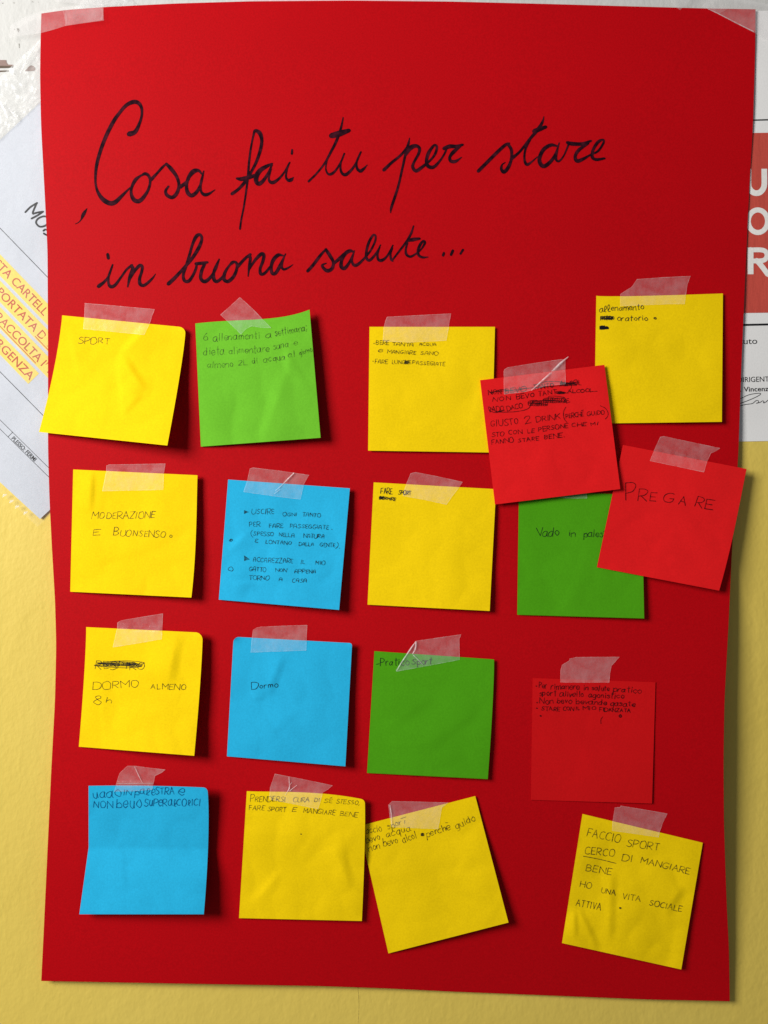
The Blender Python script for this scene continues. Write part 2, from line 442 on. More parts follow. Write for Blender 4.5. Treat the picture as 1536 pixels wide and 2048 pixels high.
for pts_, w_ in (([(78, 82), (58, 110), (40, 146)], 2.6), ([(0, 206), (10, 222), (14, 234)], 4), ([(18, 216), (30, 233), (34, 238)], 3)):
    k = Ink(flat0(0.0033), 0.0001); k.stroke(pts_, True, w_); k.build('sleeve_seam', M_SEAM_SHINE, SLV)
k = Ink(flat0(0.0034), 0.0001)  # glossy dots along the sleeve's lower edge, painted as whitish strokes
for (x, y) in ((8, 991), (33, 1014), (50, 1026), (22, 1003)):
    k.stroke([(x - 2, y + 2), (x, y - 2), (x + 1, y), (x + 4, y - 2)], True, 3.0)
k.build('sleeve_glint', tape_mat('sleeve_painted_glint', lo=0.25, hi=0.7, rough=0.2, sc_=500), SLV)

# the notice on the right
def h_not(x, y):
    return 0.0010 + 0.0006 * arr(lambda a, b: nz(a / 70, b / 110, 5.5), x, y)
NOT = sheet('printed_notice', [(1372, 24), (1992, 14), (1990, 874), (1368, 885)], lambda u, v, x, y: h_not(x, y), M_W2, 60, 80)
tag(NOT, 'white laminated notice with a red panel of big white letters, right of the red poster', 'notice')
hn = lambda x, y: h_not(np.asarray(x, float), np.asarray(y, float))
def block_mat():
    m = paper('printed_red_panel', (0.62, 0.080, 0.055), rough=0.42, mott=0.05, spec=0.6)
    nt = m.node_tree; N, L = nt.nodes, nt.links
    b = N['Principled BSDF']
    tc = N.new('ShaderNodeTexCoord'); mp = N.new('ShaderNodeMapping'); mp.inputs['Scale'].default_value = (260, 1, 60); mp.inputs['Rotation'].default_value = (0, 0.15, 0)
    n = N.new('ShaderNodeTexNoise'); n.inputs['Scale'].default_value = 1; n.inputs['Detail'].default_value = 5
    L.new(tc.outputs['Object'], mp.inputs[0]); L.new(mp.outputs[0], n.inputs['Vector'])
    bp = N.new('ShaderNodeBump'); bp.inputs['Strength'].default_value = 0.5; bp.inputs['Distance'].default_value = 0.0006
    L.new(n.outputs['Fac'], bp.inputs['Height']); L.new(bp.outputs[0], b.inputs['Normal'])
    return m
M_BLOCK = block_mat()
M_LET = paper('panel_letter_white', (0.90, 0.86, 0.82), mott=0.02, spec=0.5)
PAN = sheet('red_panel', [(1378, 268), (1985, 258), (1985, 619), (1376, 627.5)], lambda u, v, x, y: h_not(x, y) + 0.00015, M_BLOCK, 60, 60, parent=NOT, thick=0)
PAN['_o'] = NOT['_o']
k = Ink(hn, 0.00022)
k.stroke([(1497, 344), (1497, 369), (1499.5, 378), (1506, 384.5), (1513, 386.3), (1520, 384.5), (1526, 378), (1528.6, 369), (1528.6, 344)], True, 11.4)
k.poly([(1522.9, 337.5), (1534.3, 337.5), (1534.3, 345), (1522.9, 345)])
k.poly([(1491.3, 337.5), (1502.7, 337.5), (1502.7, 345), (1491.3, 345)])
k.build('panel_letter', M_LET, NOT)
k = Ink(hn, 0.00022)
k.stroke([(1515.8 + 19.3 * math.cos(a), 442.4 + 22.6 * math.sin(a)) for a in np.linspace(0, 2 * math.pi, 13)], True, 10.2)
k.build('panel_letter', M_LET, NOT)
k = Ink(hn, 0.00022)
k.stroke([(1501, 500), (1501, 543)], True, 11.5)
k.poly([(1495.3, 495), (1507, 495), (1507, 548.4), (1495.3, 548.4)])
k.stroke([(1503, 499.8), (1522, 499.8), (1531, 503), (1534, 511), (1530, 519), (1520, 521.8), (1503, 521.8)], True, 9.6)
k.stroke([(1514, 521), (1524, 533), (1536, 549)], True, 10.5)
k.build('panel_letter', M_LET, NOT)
k = Ink(hn)
k.stroke([(1385, 243.5), (1460, 241.5), (1536, 239.5), (1960, 228)], True, 2.7, step=12)
k.build('ruled_line', M_PRINT, NOT)
k = Ink(hn)
k.stroke([(1385, 653), (1460, 650.8), (1536, 648.8), (1960, 640)], True, 4.0, step=12)
k.build('ruled_line', M_PRINT, NOT)
text_mesh('tuto', (1479, 688.5), (1514.5, 687.5), 12.5, hn, M_PRINT, 'printed_line', NOT)
text_mesh('DIRIGENT', (1475.5, 764.5), (1538, 763), 10.4, hn, M_PRINT, 'printed_line', NOT)
text_mesh('f. Vincenz', (1476, 783.5), (1537, 782), 9.6, hn, M_PRINT, 'printed_line', NOT, bold=0.012)
z3 = lambda *p: [(1436 + a / 5.12, 500 + b / 5.12) for a, b in p]
k = Ink(hn)
k.stroke(z3((200, 1540), (245, 1515), (310, 1485), (380, 1470), (435, 1468), (425, 1485), (380, 1510), (310, 1540), (225, 1572)), True, 1.2)
k.stroke(z3((215, 1600), (280, 1582), (350, 1572), (385, 1545), (410, 1542), (415, 1560), (390, 1570), (430, 1560), (455, 1545), (470, 1550), (465, 1566), (490, 1556), (512, 1538), (530, 1545)), True, 1.2)
k.build('signature', M_PRINT, NOT)

# ------------------------------------------------------------------ the red poster
LEFT = [(20, 83), (60, 81.5), (150, 80), (250, 82), (400, 90), (500, 95), (700, 96), (900, 96), (1000, 99), (1100, 104), (1200, 110), (1290, 112.5), (1400, 110), (1550, 102), (1700, 95), (1850, 88), (1962, 82.5)]
RIGHT = [(18, 1511), (100, 1510.5), (250, 1506), (350, 1500), (450, 1495), (560, 1490), (750, 1482), (900, 1477), (1000, 1471), (1100, 1464), (1250, 1457), (1400, 1449), (1520, 1447), (1650, 1448), (1800, 1453), (1900, 1458), (2003, 1459.5)]
TOPE = [(83, 27), (130, 20), (210, 14), (350, 7), (500, 2.5), (700, 1), (900, 3), (1100, 8), (1345, 15), (1420, 17), (1511, 18.5)]
BOTE = [(83, 1962), (350, 1967), (640, 1972), (780, 1977), (900, 1983), (1150, 1993), (1300, 1999), (1459, 2002.5)]
def interp(tab, t):
    xs = [a for a, _ in tab]; ys = [b for _, b in tab]
    return np.interp(t, xs, ys)
def smooth_tab(tab, t):
    c = np.array(tab, float)
    xs = np.linspace(c[0, 0], c[-1, 0], 401)
    ys = np.interp(xs, c[:, 0], c[:, 1])
    n = len(xs); kw = 9
    yp = np.concatenate([2 * ys[0] - ys[kw:0:-1], ys, 2 * ys[-1] - ys[-2:-kw - 2:-1]])
    ker = np.hanning(2 * kw + 1); ker /= ker.sum()
    ys = np.convolve(yp, ker, 'valid')
    return np.interp(t, xs, ys)
def poster_xy(u, v):
    top = np.stack([83 + u * (1511 - 83), smooth_tab(TOPE, 83 + u * (1511 - 83))], 1)
    bot = np.stack([83 + u * (1459.5 - 83), smooth_tab(BOTE, 83 + u * (1459.5 - 83))], 1)
    yl = 27 + v * (1962 - 27); yr = 18.5 + v * (2002.5 - 18.5)
    lf = np.stack([smooth_tab(LEFT, yl), yl], 1); rt = np.stack([smooth_tab(RIGHT, yr), yr], 1)
    c00 = np.array([83, 27.]); c10 = np.array([1511, 18.5]); c01 = np.array([83, 1962.]); c11 = np.array([1459.5, 2002.5])
    U = u[:, None]; Vv = v[:, None]
    return ((1 - Vv) * top + Vv * bot + (1 - U) * lf + U * rt
            - ((1 - U) * (1 - Vv) * c00 + U * (1 - Vv) * c10 + (1 - U) * Vv * c01 + U * Vv * c11))
def h_poster(x, y):
    x = np.asarray(x, float); y = np.asarray(y, float)
    t = np.clip((y - 20) / 1980, 0, 1); u = np.clip((x - 80) / 1400, -0.1, 1.1)
    mid = np.sin(np.pi * np.clip(t, 0, 1) ** 1.25)
    left = 0.0038 - 0.0011 * np.clip(u, 0, 1) ** 2 + 0.0032 * np.sin(np.pi * t) * (1 - 0.95 * np.clip(u, 0, 1))
    rb = np.exp(-((t - 0.76) / 0.21) ** 2)
    return left + 0.0125 * (np.clip(u, 0, 1.1) ** 1.6) * rb + 0.0018 * np.sin(np.pi * u) * np.sin(np.pi * (1 - t) ** 0.8 * 1.0) \
        + 0.0014 * t * np.sin(u * 5.5 + 0.6) + 0.0007 * np.sin(u * 3.0 + t * 9.0)
nu, nv = 141, 201
uu, vv = np.meshgrid(np.linspace(0, 1, nu), np.linspace(0, 1, nv)); uu = uu.ravel(); vv = vv.ravel()
pxy = poster_xy(uu, vv)
V = P(pxy[:, 0], pxy[:, 1], h_poster(pxy[:, 0], pxy[:, 1]))
POSTER = slab('poster', V, nu, nv, 0.0003, M_RED)
tag(POSTER, 'large red cardboard poster with a black handwritten Italian question, covered in taped sticky notes', 'poster')

# title: traced pen strokes, (x, y, width) in enlarged-crop units
def word(strokes, ox, oy, s):
    k = Ink(h_poster, 0.00014)
    for st in strokes:
        k.stroke([(ox + a / s, oy + b / s, max(w / s * 0.97, 1.2)) for a, b, w in st], True)
    k.build('handwritten_word', M_MARK, POSTER)
word([[(130, 910, 6), (112, 938, 24), (98, 963, 26), (84, 995, 10), (62, 1018, 6), (40, 1028, 4)]], 140, 180, 3.84)
word([
 [(455, 338, 42), (500, 320, 34), (532, 258, 24), (550, 195, 20), (548, 135, 24), (522, 98, 32), (482, 92, 34), (430, 118, 28), (385, 168, 26), (335, 238, 30), (280, 345, 30), (235, 460, 28), (205, 570, 26), (195, 660, 20), (199, 740, 18), (225, 805, 28), (265, 850, 38), (312, 870, 38), (350, 858, 34), (395, 815, 26), (458, 752, 12)],
 [(545, 655, 16), (502, 690, 28), (472, 750, 22), (470, 800, 24), (490, 842, 34), (525, 854, 34), (560, 828, 30), (600, 765, 22), (615, 700, 20), (602, 658, 24), (575, 643, 26), (545, 657, 14)],
 [(622, 688, 28), (665, 642, 20), (705, 597, 20), (741, 562, 12)],
 [(740, 568, 24), (775, 605, 32), (818, 665, 26), (836, 730, 24), (820, 790, 28), (785, 824, 30), (745, 808, 28), (733, 775, 22), (755, 740, 16)],
 [(845, 745, 30), (885, 715, 26), (912, 685, 16)],
 [(1012, 645, 14), (985, 618, 26), (945, 627, 38), (910, 672, 28), (894, 730, 24), (902, 785, 32), (932, 810, 32), (970, 785, 28), (1000, 730, 20), (1015, 670, 18), (1026, 622, 10)],
 [(1022, 640, 12), (1004, 710, 18), (1005, 775, 18), (1030, 803, 28), (1065, 797, 22), (1112, 766, 6)]], 140, 180, 3.84)
word([
 [(92, 720, 26), (140, 685, 24), (190, 630, 26), (240, 550, 22), (280, 470, 24), (310, 380, 26), (320, 310, 26), (305, 255, 34), (270, 236, 26), (256, 270, 16), (236, 370, 16), (222, 480, 18), (212, 600, 18), (200, 700, 16), (180, 830, 14), (162, 920, 14), (153, 990, 16)],
 [(130, 603, 20), (160, 607, 32), (205, 598, 34), (265, 580, 28)],
 [(400, 488, 14), (360, 507, 28), (310, 538, 36), (280, 582, 40), (278, 625, 34), (298, 643, 34), (330, 620, 28), (370, 560, 20), (398, 498, 14)],
 [(392, 530, 12), (374, 600, 16), (385, 628, 26), (410, 632, 28), (450, 605, 20), (492, 555, 14), (532, 480, 10)],
 [(536, 478, 10), (515, 530, 14), (506, 590, 16), (525, 617, 26), (548, 610, 28), (563, 593, 6)],
 [(553, 383, 16), (551, 412, 18)]], 440, 200, 3.84)
word([
 [(680, 625, 18), (740, 565, 16), (800, 490, 16), (850, 400, 20), (895, 310, 22), (928, 215, 18), (945, 135, 10)],
 [(857, 274, 44), (920, 256, 48), (988, 234, 32)],
 [(845, 405, 14), (820, 470, 12), (812, 530, 12), (830, 568, 18), (860, 565, 22), (895, 530, 16), (930, 470, 14), (956, 410, 10)],
 [(953, 410, 12), (926, 490, 14), (930, 550, 20), (960, 574, 26), (1000, 545, 22), (1040, 490, 16), (1082, 398, 12)],
 [(1078, 402, 12), (1050, 470, 16), (1050, 520, 20), (1075, 545, 28), (1100, 530, 22), (1130, 498, 6)]], 440, 200, 3.84)
word([
 [(85, 368, 22), (130, 325, 18), (190, 275, 16), (233, 218, 14), (242, 172, 6)],
 [(240, 185, 10), (222, 250, 16), (200, 350, 15), (175, 460, 15), (150, 540, 17), (130, 600, 16), (126, 632, 5)],
 [(217, 278, 16), (245, 235, 30), (280, 220, 24), (303, 235, 20), (297, 270, 18), (270, 320, 16), (262, 350, 20), (282, 374, 22), (320, 350, 20), (370, 308, 14), (400, 268, 16), (410, 226, 16), (393, 217, 16), (360, 262, 22), (346, 312, 20), (356, 344, 24), (390, 350, 22), (430, 310, 14), (460, 262, 12), (470, 230, 16)],
 [(455, 236, 24), (490, 223, 26), (530, 223, 22), (568, 213, 16)],
 [(555, 222, 14), (515, 255, 24), (490, 288, 18), (496, 313, 22), (525, 315, 20), (562, 290, 6)]], 740, 220, 3.072)
word([
 [(665, 375, 22), (720, 320, 22), (780, 260, 22), (830, 215, 20), (855, 204, 12)],
 [(846, 208, 20), (868, 245, 20), (868, 300, 18), (850, 350, 22), (822, 380, 24), (806, 360, 18), (812, 335, 10), (830, 322, 6)],
 [(868, 300, 22), (920, 255, 16), (980, 180, 18), (1030, 120, 22), (1058, 75, 16), (1068, 40, 5)],
 [(1010, 130, 30), (1040, 118, 28), (1078, 104, 22)],
 [(985, 180, 12), (955, 240, 14), (948, 300, 14), (962, 334, 20), (990, 320, 12), (1028, 287, 6)],
 [(1152, 222, 12), (1112, 215, 22), (1068, 240, 24), (1042, 290, 24), (1045, 328, 26), (1070, 345, 26), (1110, 315, 22), (1140, 270, 18), (1162, 202, 8)],
 [(1150, 250, 12), (1142, 300, 16), (1160, 314, 14), (1190, 280, 10), (1218, 215, 12)],
 [(1213, 200, 22), (1240, 207, 26), (1300, 208, 22), (1357, 189, 14)],
 [(1340, 204, 16), (1283, 245, 22), (1260, 285, 20), (1272, 313, 24), (1310, 300, 20), (1352, 276, 12), (1400, 252, 14), (1433, 203, 14), (1432, 182, 12), (1400, 197, 20), (1370, 245, 18), (1365, 288, 20), (1390, 304, 20), (1440, 297, 14)]], 740, 220, 3.072)
word([
 [(60, 462, 28), (100, 430, 20), (130, 390, 16), (157, 312, 12)],
 [(153, 325, 14), (130, 390, 16), (128, 440, 18), (145, 465, 26), (175, 453, 22), (215, 400, 16), (255, 345, 16), (292, 315, 18)],
 [(123, 240, 22), (127, 266, 22)],
 [(288, 318, 22), (297, 342, 26), (277, 400, 24), (262, 466, 10)],
 [(270, 430, 10), (310, 357, 20), (345, 318, 24), (363, 325, 22), (360, 360, 20), (345, 410, 22), (350, 448, 26), (380, 454, 22), (430, 412, 16), (457, 376, 5)]], 180, 440, 3.491)
word([
 [(547, 445, 28), (590, 405, 26), (650, 340, 22), (710, 270, 24), (760, 190, 26), (780, 130, 20), (766, 102, 22), (740, 116, 26), (714, 172, 20), (692, 250, 20), (667, 330, 20), (650, 385, 20), (660, 424, 24), (690, 425, 24), (718, 385, 20), (740, 335, 18), (742, 305, 14)],
 [(740, 305, 24), (780, 301, 24), (818, 295, 18)],
 [(800, 305, 22), (777, 360, 24), (773, 408, 24), (800, 429, 28), (840, 400, 22), (878, 340, 16), (901, 273, 10)],
 [(896, 285, 14), (866, 350, 18), (863, 408, 26), (885, 429, 24), (930, 392, 18), (960, 335, 12)],
 [(1000, 293, 22), (972, 318, 16), (942, 365, 22), (934, 412, 26), (963, 428, 26), (1003, 392, 24), (1025, 335, 20), (1020, 298, 20), (992, 294, 18), (972, 318, 12)],
 [(1030, 325, 24), (1080, 270, 20), (1118, 240, 20)],
 [(1112, 245, 22), (1118, 272, 22), (1110, 330, 18), (1103, 392, 8)],
 [(1108, 350, 12), (1150, 282, 20), (1195, 237, 26), (1213, 247, 24), (1205, 290, 22), (1187, 340, 20), (1192, 376, 24), (1220, 370, 20), (1258, 325, 16)],
 [(1345, 247, 14), (1312, 245, 26), (1278, 280, 26), (1264, 330, 22), (1272, 372, 24), (1297, 368, 24), (1330, 310, 22), (1364, 236, 8)],
 [(1350, 265, 14), (1337, 320, 18), (1350, 344, 18), (1380, 335, 14), (1416, 311, 5)]], 180, 440, 3.491)
word([
 [(65, 435, 28), (110, 385, 28), (170, 305, 26), (222, 246, 16)],
 [(220, 253, 28), (255, 305, 32), (283, 360, 26), (273, 412, 30), (235, 433, 34), (202, 413, 28), (190, 385, 22), (223, 368, 10)],
 [(290, 368, 26), (340, 325, 30), (378, 285, 22)],
 [(455, 270, 18), (425, 263, 32), (387, 285, 32), (357, 340, 26), (350, 393, 34), (377, 413, 32), (415, 370, 24), (445, 312, 20), (463, 262, 10)],
 [(452, 300, 14), (442, 350, 20), (460, 384, 28), (490, 380, 28), (540, 335, 20), (600, 262, 18), (640, 180, 18), (642, 132, 18), (620, 132, 20), (587, 190, 24), (567, 260, 22), (565, 320, 24), (587, 344, 26), (620, 320, 22), (660, 265, 16), (686, 212, 10)],
 [(680, 232, 12), (661, 290, 18), (666, 335, 24), (695, 344, 28), (740, 310, 18), (792, 215, 12)],
 [(788, 237, 14), (771, 290, 18), (777, 338, 20), (790, 350, 14)],
 [(787, 342, 16), (850, 260, 18), (910, 180, 20), (948, 112, 20), (968, 50, 12)],
 [(918, 178, 20), (960, 167, 34), (1018, 158, 22)],
 [(915, 195, 18), (902, 250, 18), (907, 293, 24), (940, 312, 22), (985, 290, 16), (1032, 250, 14), (1064, 197, 20), (1054, 177, 18), (1026, 207, 24), (1006, 260, 24), (1012, 300, 24), (1045, 318, 22), (1092, 315, 8)],
 [(1227, 282, 22), (1220, 302, 22)], [(1303, 262, 24), (1288, 296, 22)], [(1390, 254, 20), (1368, 288, 18)]], 600, 440, 4.267)

# ------------------------------------------------------------------ single-stroke letters for the small handwriting
G = {
'A': (7, '043e74|2858'), 'B': (6, '040e|~0e3e5c4a19|~194967553404'), 'C': (6, '~6d4e1c08154465'), 'D': (7, '040e|~0e4e7b774404'),
'E': (5, '5e0e0454|0949'), 'F': (5, '5e0e04|0949'), 'G': (7, '~7d4e1c0815446578|7848'), 'H': (7, '040e|747e|0979'), 'I': (2, '141e'),
'K': (6, '040e|6e09|2a64'), 'L': (5, '0e0454'), 'M': (8, '040e488e84'), 'N': (7, '040e747e'), 'O': (7, '~3e1d09154465787b5e3e'),
'P': (6, '040e|~0e4e6c4908'), 'Q': (7, '~3e1d09154465787b5e3e|4773'), 'R': (6, '040e|~0e4e6c4908|2864'), 'S': (6, '~6d3e1c2a58663405'),
'T': (6, '0e6e|3e34'), 'U': (7, '~0e072454777e'), 'V': (6, '0e346e'), 'X': (6, '046e|0e64'), 'Z': (6, '0e6e0464'),
'2': (6, '~0c2e5e6b3704|0464'), '6': (6, '~5e2b071444664918'), '8': (6, '~5d3e1c4967553415073a5b5d'),
'.': (2, '~04151404'), ',': (2, '1502'), ';': (2, '1b1a|1602'), '(': (3, '~3g0c0631'), ')': (3, '~0g3c3601'), '-': (5, '0949'), ' ': (5, ''),
'a': (6, '~593a0805244559|~5a5564'), 'b': (5, '0e04|~083a58553405'), 'c': (5, '~593a0806243455'), 'd': (6, '5e54|~593a0805244559'),
'e': (5, '~0757594a2a0806243455'), 'g': (5, '~593a0805244559|~5a523010'), 'h': (5, '0e04|~073a4a5854'), 'i': (2, '1a14|1d1c'),
'l': (2, '1e14'), 'm': (8, '0a04|~082a3a4844|~486a7a8884'), 'n': (5, '0a04|~083a4a5854'), 'o': (5, '~2a0806244456583a2a'),
'p': (5, '0a00|~083a58553405'), 'q': (5, '~593a0805244559|5a50'), 'r': (4, '0a04|~072a4a'), 's': (4, '~492a0947462405'),
't': (4, '~2e262434|0b4b'), 'u': (5, '~0a0624445a|5a54'), 'v': (5, '0a245a'), 'x': (6, '046e|0e64'),
'è': (5, '~0757594a2a0806243455|1e4d'), 'A2': (7, '~041b4e6b64|1868'), 'E2': (5, '~5d2e0b29|~49290724 54'.replace(' ', '')), 'R2': (6, '0d04|~0d4e6c4919|~196454'), 'd2': (6, '~593a0805244559|~5a5564'), 'l2': (4, '~054a3e1c162444'), '>': (4, '0e4904'), 'ℓ': (4, '~0547 4e2e1624 44'.replace(' ', '')),
}
RNG = random.Random(11)
def write(k, s, x0, y0, x1, y1, h, w, slant=0.05, jit=1.0, alt='', big=''):
    gap = 2.2
    s = [c + '2' if c in alt else c for c in s]
    tot = sum(G[c][0] for c in s) + gap * (len(s) - 1)
    L = math.hypot(x1 - x0, y1 - y0); ux, uy = (x1 - x0) / L, (y1 - y0) / L
    sx = L / tot; sy = h / 10.0
    cx = 0
    for c in s:
        gw, st = G[c]
        a = RNG.uniform(-0.05, 0.05) * jit; ks = 1 + RNG.uniform(-0.08, 0.08) * jit
        oy = RNG.uniform(-0.4, 0.4) * jit; oxx = RNG.uniform(-0.3, 0.3) * jit
        for part in st.split('|'):
            if not part: continue
            sm_ = part[0] == '~'
            if sm_: part = part[1:]
            pts = []
            for i in range(0, len(part) - 1, 2):
                gx = int(part[i], 36); gy = int(part[i + 1], 36) - 4
                gx += RNG.uniform(-0.25, 0.25) * jit; gy += RNG.uniform(-0.25, 0.25) * jit
                if sm_ and i and part[i:i + 2] == part[0:2]:
                    gx += 0.4; gy += 0.3
                gx2 = (gx - gw / 2) * ks; gy2 = (gy - 5) * ks
                rx = gx2 - a * gy2 + slant * gy2 + gw / 2 + oxx; ry = gy2 + a * gx2 + 5 + oy
                X = (cx + rx) * sx; Y = ry * sy * (1.5 if c[0] in big else 1)
                pts.append((x0 + ux * X + uy * Y, y0 + uy * X - ux * Y, w * RNG.uniform(0.85, 1.12)))
            k.stroke(pts, sm_, None, step=1.3)
        cx += gw + gap

def scribble(k, x0, y0, x1, y1, n, w, amp=1.0, seed=1):
    """overlapping pen loops from end to end of a box"""
    r = random.Random(seed)
    pts = []
    yc = (y0 + y1) / 2; ry = abs(y1 - y0) / 2; rx = (x1 - x0) / max(n, 4) * 1.6
    m = n * 3
    for i in range(m):
        t = i / (m - 1); a = i * 2 * math.pi / 5 + r.uniform(-.25, .25)
        e = ry * r.uniform(.7, 1.05)
        pts.append((x0 + rx * .6 + (x1 - x0 - rx) * t + rx * math.cos(a), yc + e * math.sin(a), w * .9))
    k.stroke(pts, True)
    b = [(x0 + (x1 - x0) * (q % 2), yc + ry * r.uniform(-.6, .6), w) for q in range(3)]
    k.stroke(b, True)

# ------------------------------------------------------------------ sticky notes
def bulge(t, p, tri=False):
    if tri: return np.where(t < p, t / p, (1 - t) / (1 - p))
    kk = math.log(0.5) / math.log(p)
    q = np.clip(t, 0, 1) ** kk
    return 4 * q * (1 - q)

class Note:
    def __init__(self, d):
        self.d = d
        ox, oy, s = d['z']
        self.s = s; self.o = np.array([ox, oy], float)
        self.c = np.array([(ox + a / s, oy + b / s) for a, b in d['q']])
        self.base = 0.0
        c = self.c
        self.J = np.linalg.inv(np.stack([(c[1] - c[0] + c[2] - c[3]) / 2, (c[3] - c[0] + c[2] - c[1]) / 2], 1))
    def xy(self, u, v, rc=False):
        c = self.c
        if rc and 'round' in self.d:
            for (cu, cv, r) in self.d['round']:
                a = np.clip((u - (1 - r)) / r, 0, 1) if cu else np.clip((r - u) / r, 0, 1)
                b = np.clip((v - (1 - r)) / r, 0, 1) if cv else np.clip((r - v) / r, 0, 1)
                both = (a > 0) & (b > 0)
                a2 = np.where(both, a * np.sqrt(1 - b * b / 2), a); b2 = np.where(both, b * np.sqrt(1 - a * a / 2), b)
                u = u + (a2 - a) * r * (1 if cu else -1); v = v + (b2 - b) * r * (1 if cv else -1)
        U = u[:, None]; V = v[:, None]
        p = c[0] * (1 - U) * (1 - V) + c[1] * U * (1 - V) + c[2] * U * V + c[3] * (1 - U) * V
        for (side, off, pk, *tri) in self.d.get('bulge', []):
            tri = bool(tri)
            if side == 't': p[:, 1] += off * bulge(u, pk, tri) * (1 - v)
            if side == 'b': p[:, 1] += off * bulge(u, pk, tri) * v
            if side == 'l': p[:, 0] += off * bulge(v, pk, tri) * (1 - u)
            if side == 'r': p[:, 0] += off * bulge(v, pk, tri) * u
        return p
    def inv(self, x, y):
        t = np.stack([np.ravel(x), np.ravel(y)], 1).astype(float)
        q = (t - self.c[0]) @ self.J.T
        for _ in range(8):
            e = t - self.xy(np.clip(q[:, 0], -0.3, 1.3), np.clip(q[:, 1], -0.3, 1.3))
            q = q + e @ self.J.T
        return q[:, 0], q[:, 1]
    def rel(self, u, v):
        d = self.d
        u = np.clip(u, 0, 1); v = np.clip(v, 0, 1)
        tl, tr, br, bl = [a * 0.001 for a in d['lift']]
        vv = v ** 1.25; tl, tr, br, bl = tl, tr * 1.15, br * 1.25, bl
        h = (1 - u) * (1 - vv) * tl + u * (1 - vv) * tr + u * vv * br + (1 - u) * vv * bl
        h = h + 0.0004 + d.get('off', 0)
        sd = d['seed']; A = d.get('crumple', 0.35) * 0.0017
        n1 = arr(lambda a, b: 1.5 * nz(a * 2.2, b * 2.2, sd) + 0.9 * abs(nz(a * 3.7, b * 3.7, sd + 3)) + 0.12 * abs(nz(a * 8, b * 8, sd + 6)), u, v)
        h = h + A * n1 * (0.35 + 0.65 * np.clip(v * 3, 0, 1))
        r = random.Random(sd * 31)
        extra = []
        for _ in range(5):
            cu, cv, an, ln = r.uniform(.1, .9), r.uniform(.25, .95), r.uniform(0, math.pi), r.uniform(.12, .3)
            extra.append((cu - ln * math.cos(an), cv - ln * math.sin(an), cu + ln * math.cos(an), cv + ln * math.sin(an), r.uniform(-.5, .5) * d.get('crumple', .35) * 1.2, r.uniform(.12, .3)))
        for (u0, v0, u1, v1, amp, w) in list(d.get('crease', [])) + extra:
            L = math.hypot(u1 - u0, v1 - v0); ex, ey = (u1 - u0) / L, (v1 - v0) / L
            s = ((u - u0) * ex + (v - v0) * ey) / L; dist = -(u - u0) * ey + (v - v0) * ex
            taper = np.clip(1 - np.abs(2 * s - 1) ** 2.5, 0, 1) if abs(u1 - u0) < .99 else 1
            prof = np.where(dist > 0, np.clip(1 - dist / w, 0, 1), np.clip(1 + dist / (w * (0.28 if abs(u1 - u0) < .99 else 1)), 0, 1))
            h = h + amp * 0.0014 * prof * taper
        return np.maximum(h, 0.0003)
    def h(self, x, y):
        u, v = self.inv(x, y)
        return h_poster(np.ravel(x), np.ravel(y)) + self.base + self.rel(u, v)
    def inside(self, x, y, m=0.0):
        u, v = self.inv(x, y)
        return (u > -m) & (u < 1 + m) & (v > -m) & (v < 1 + m)

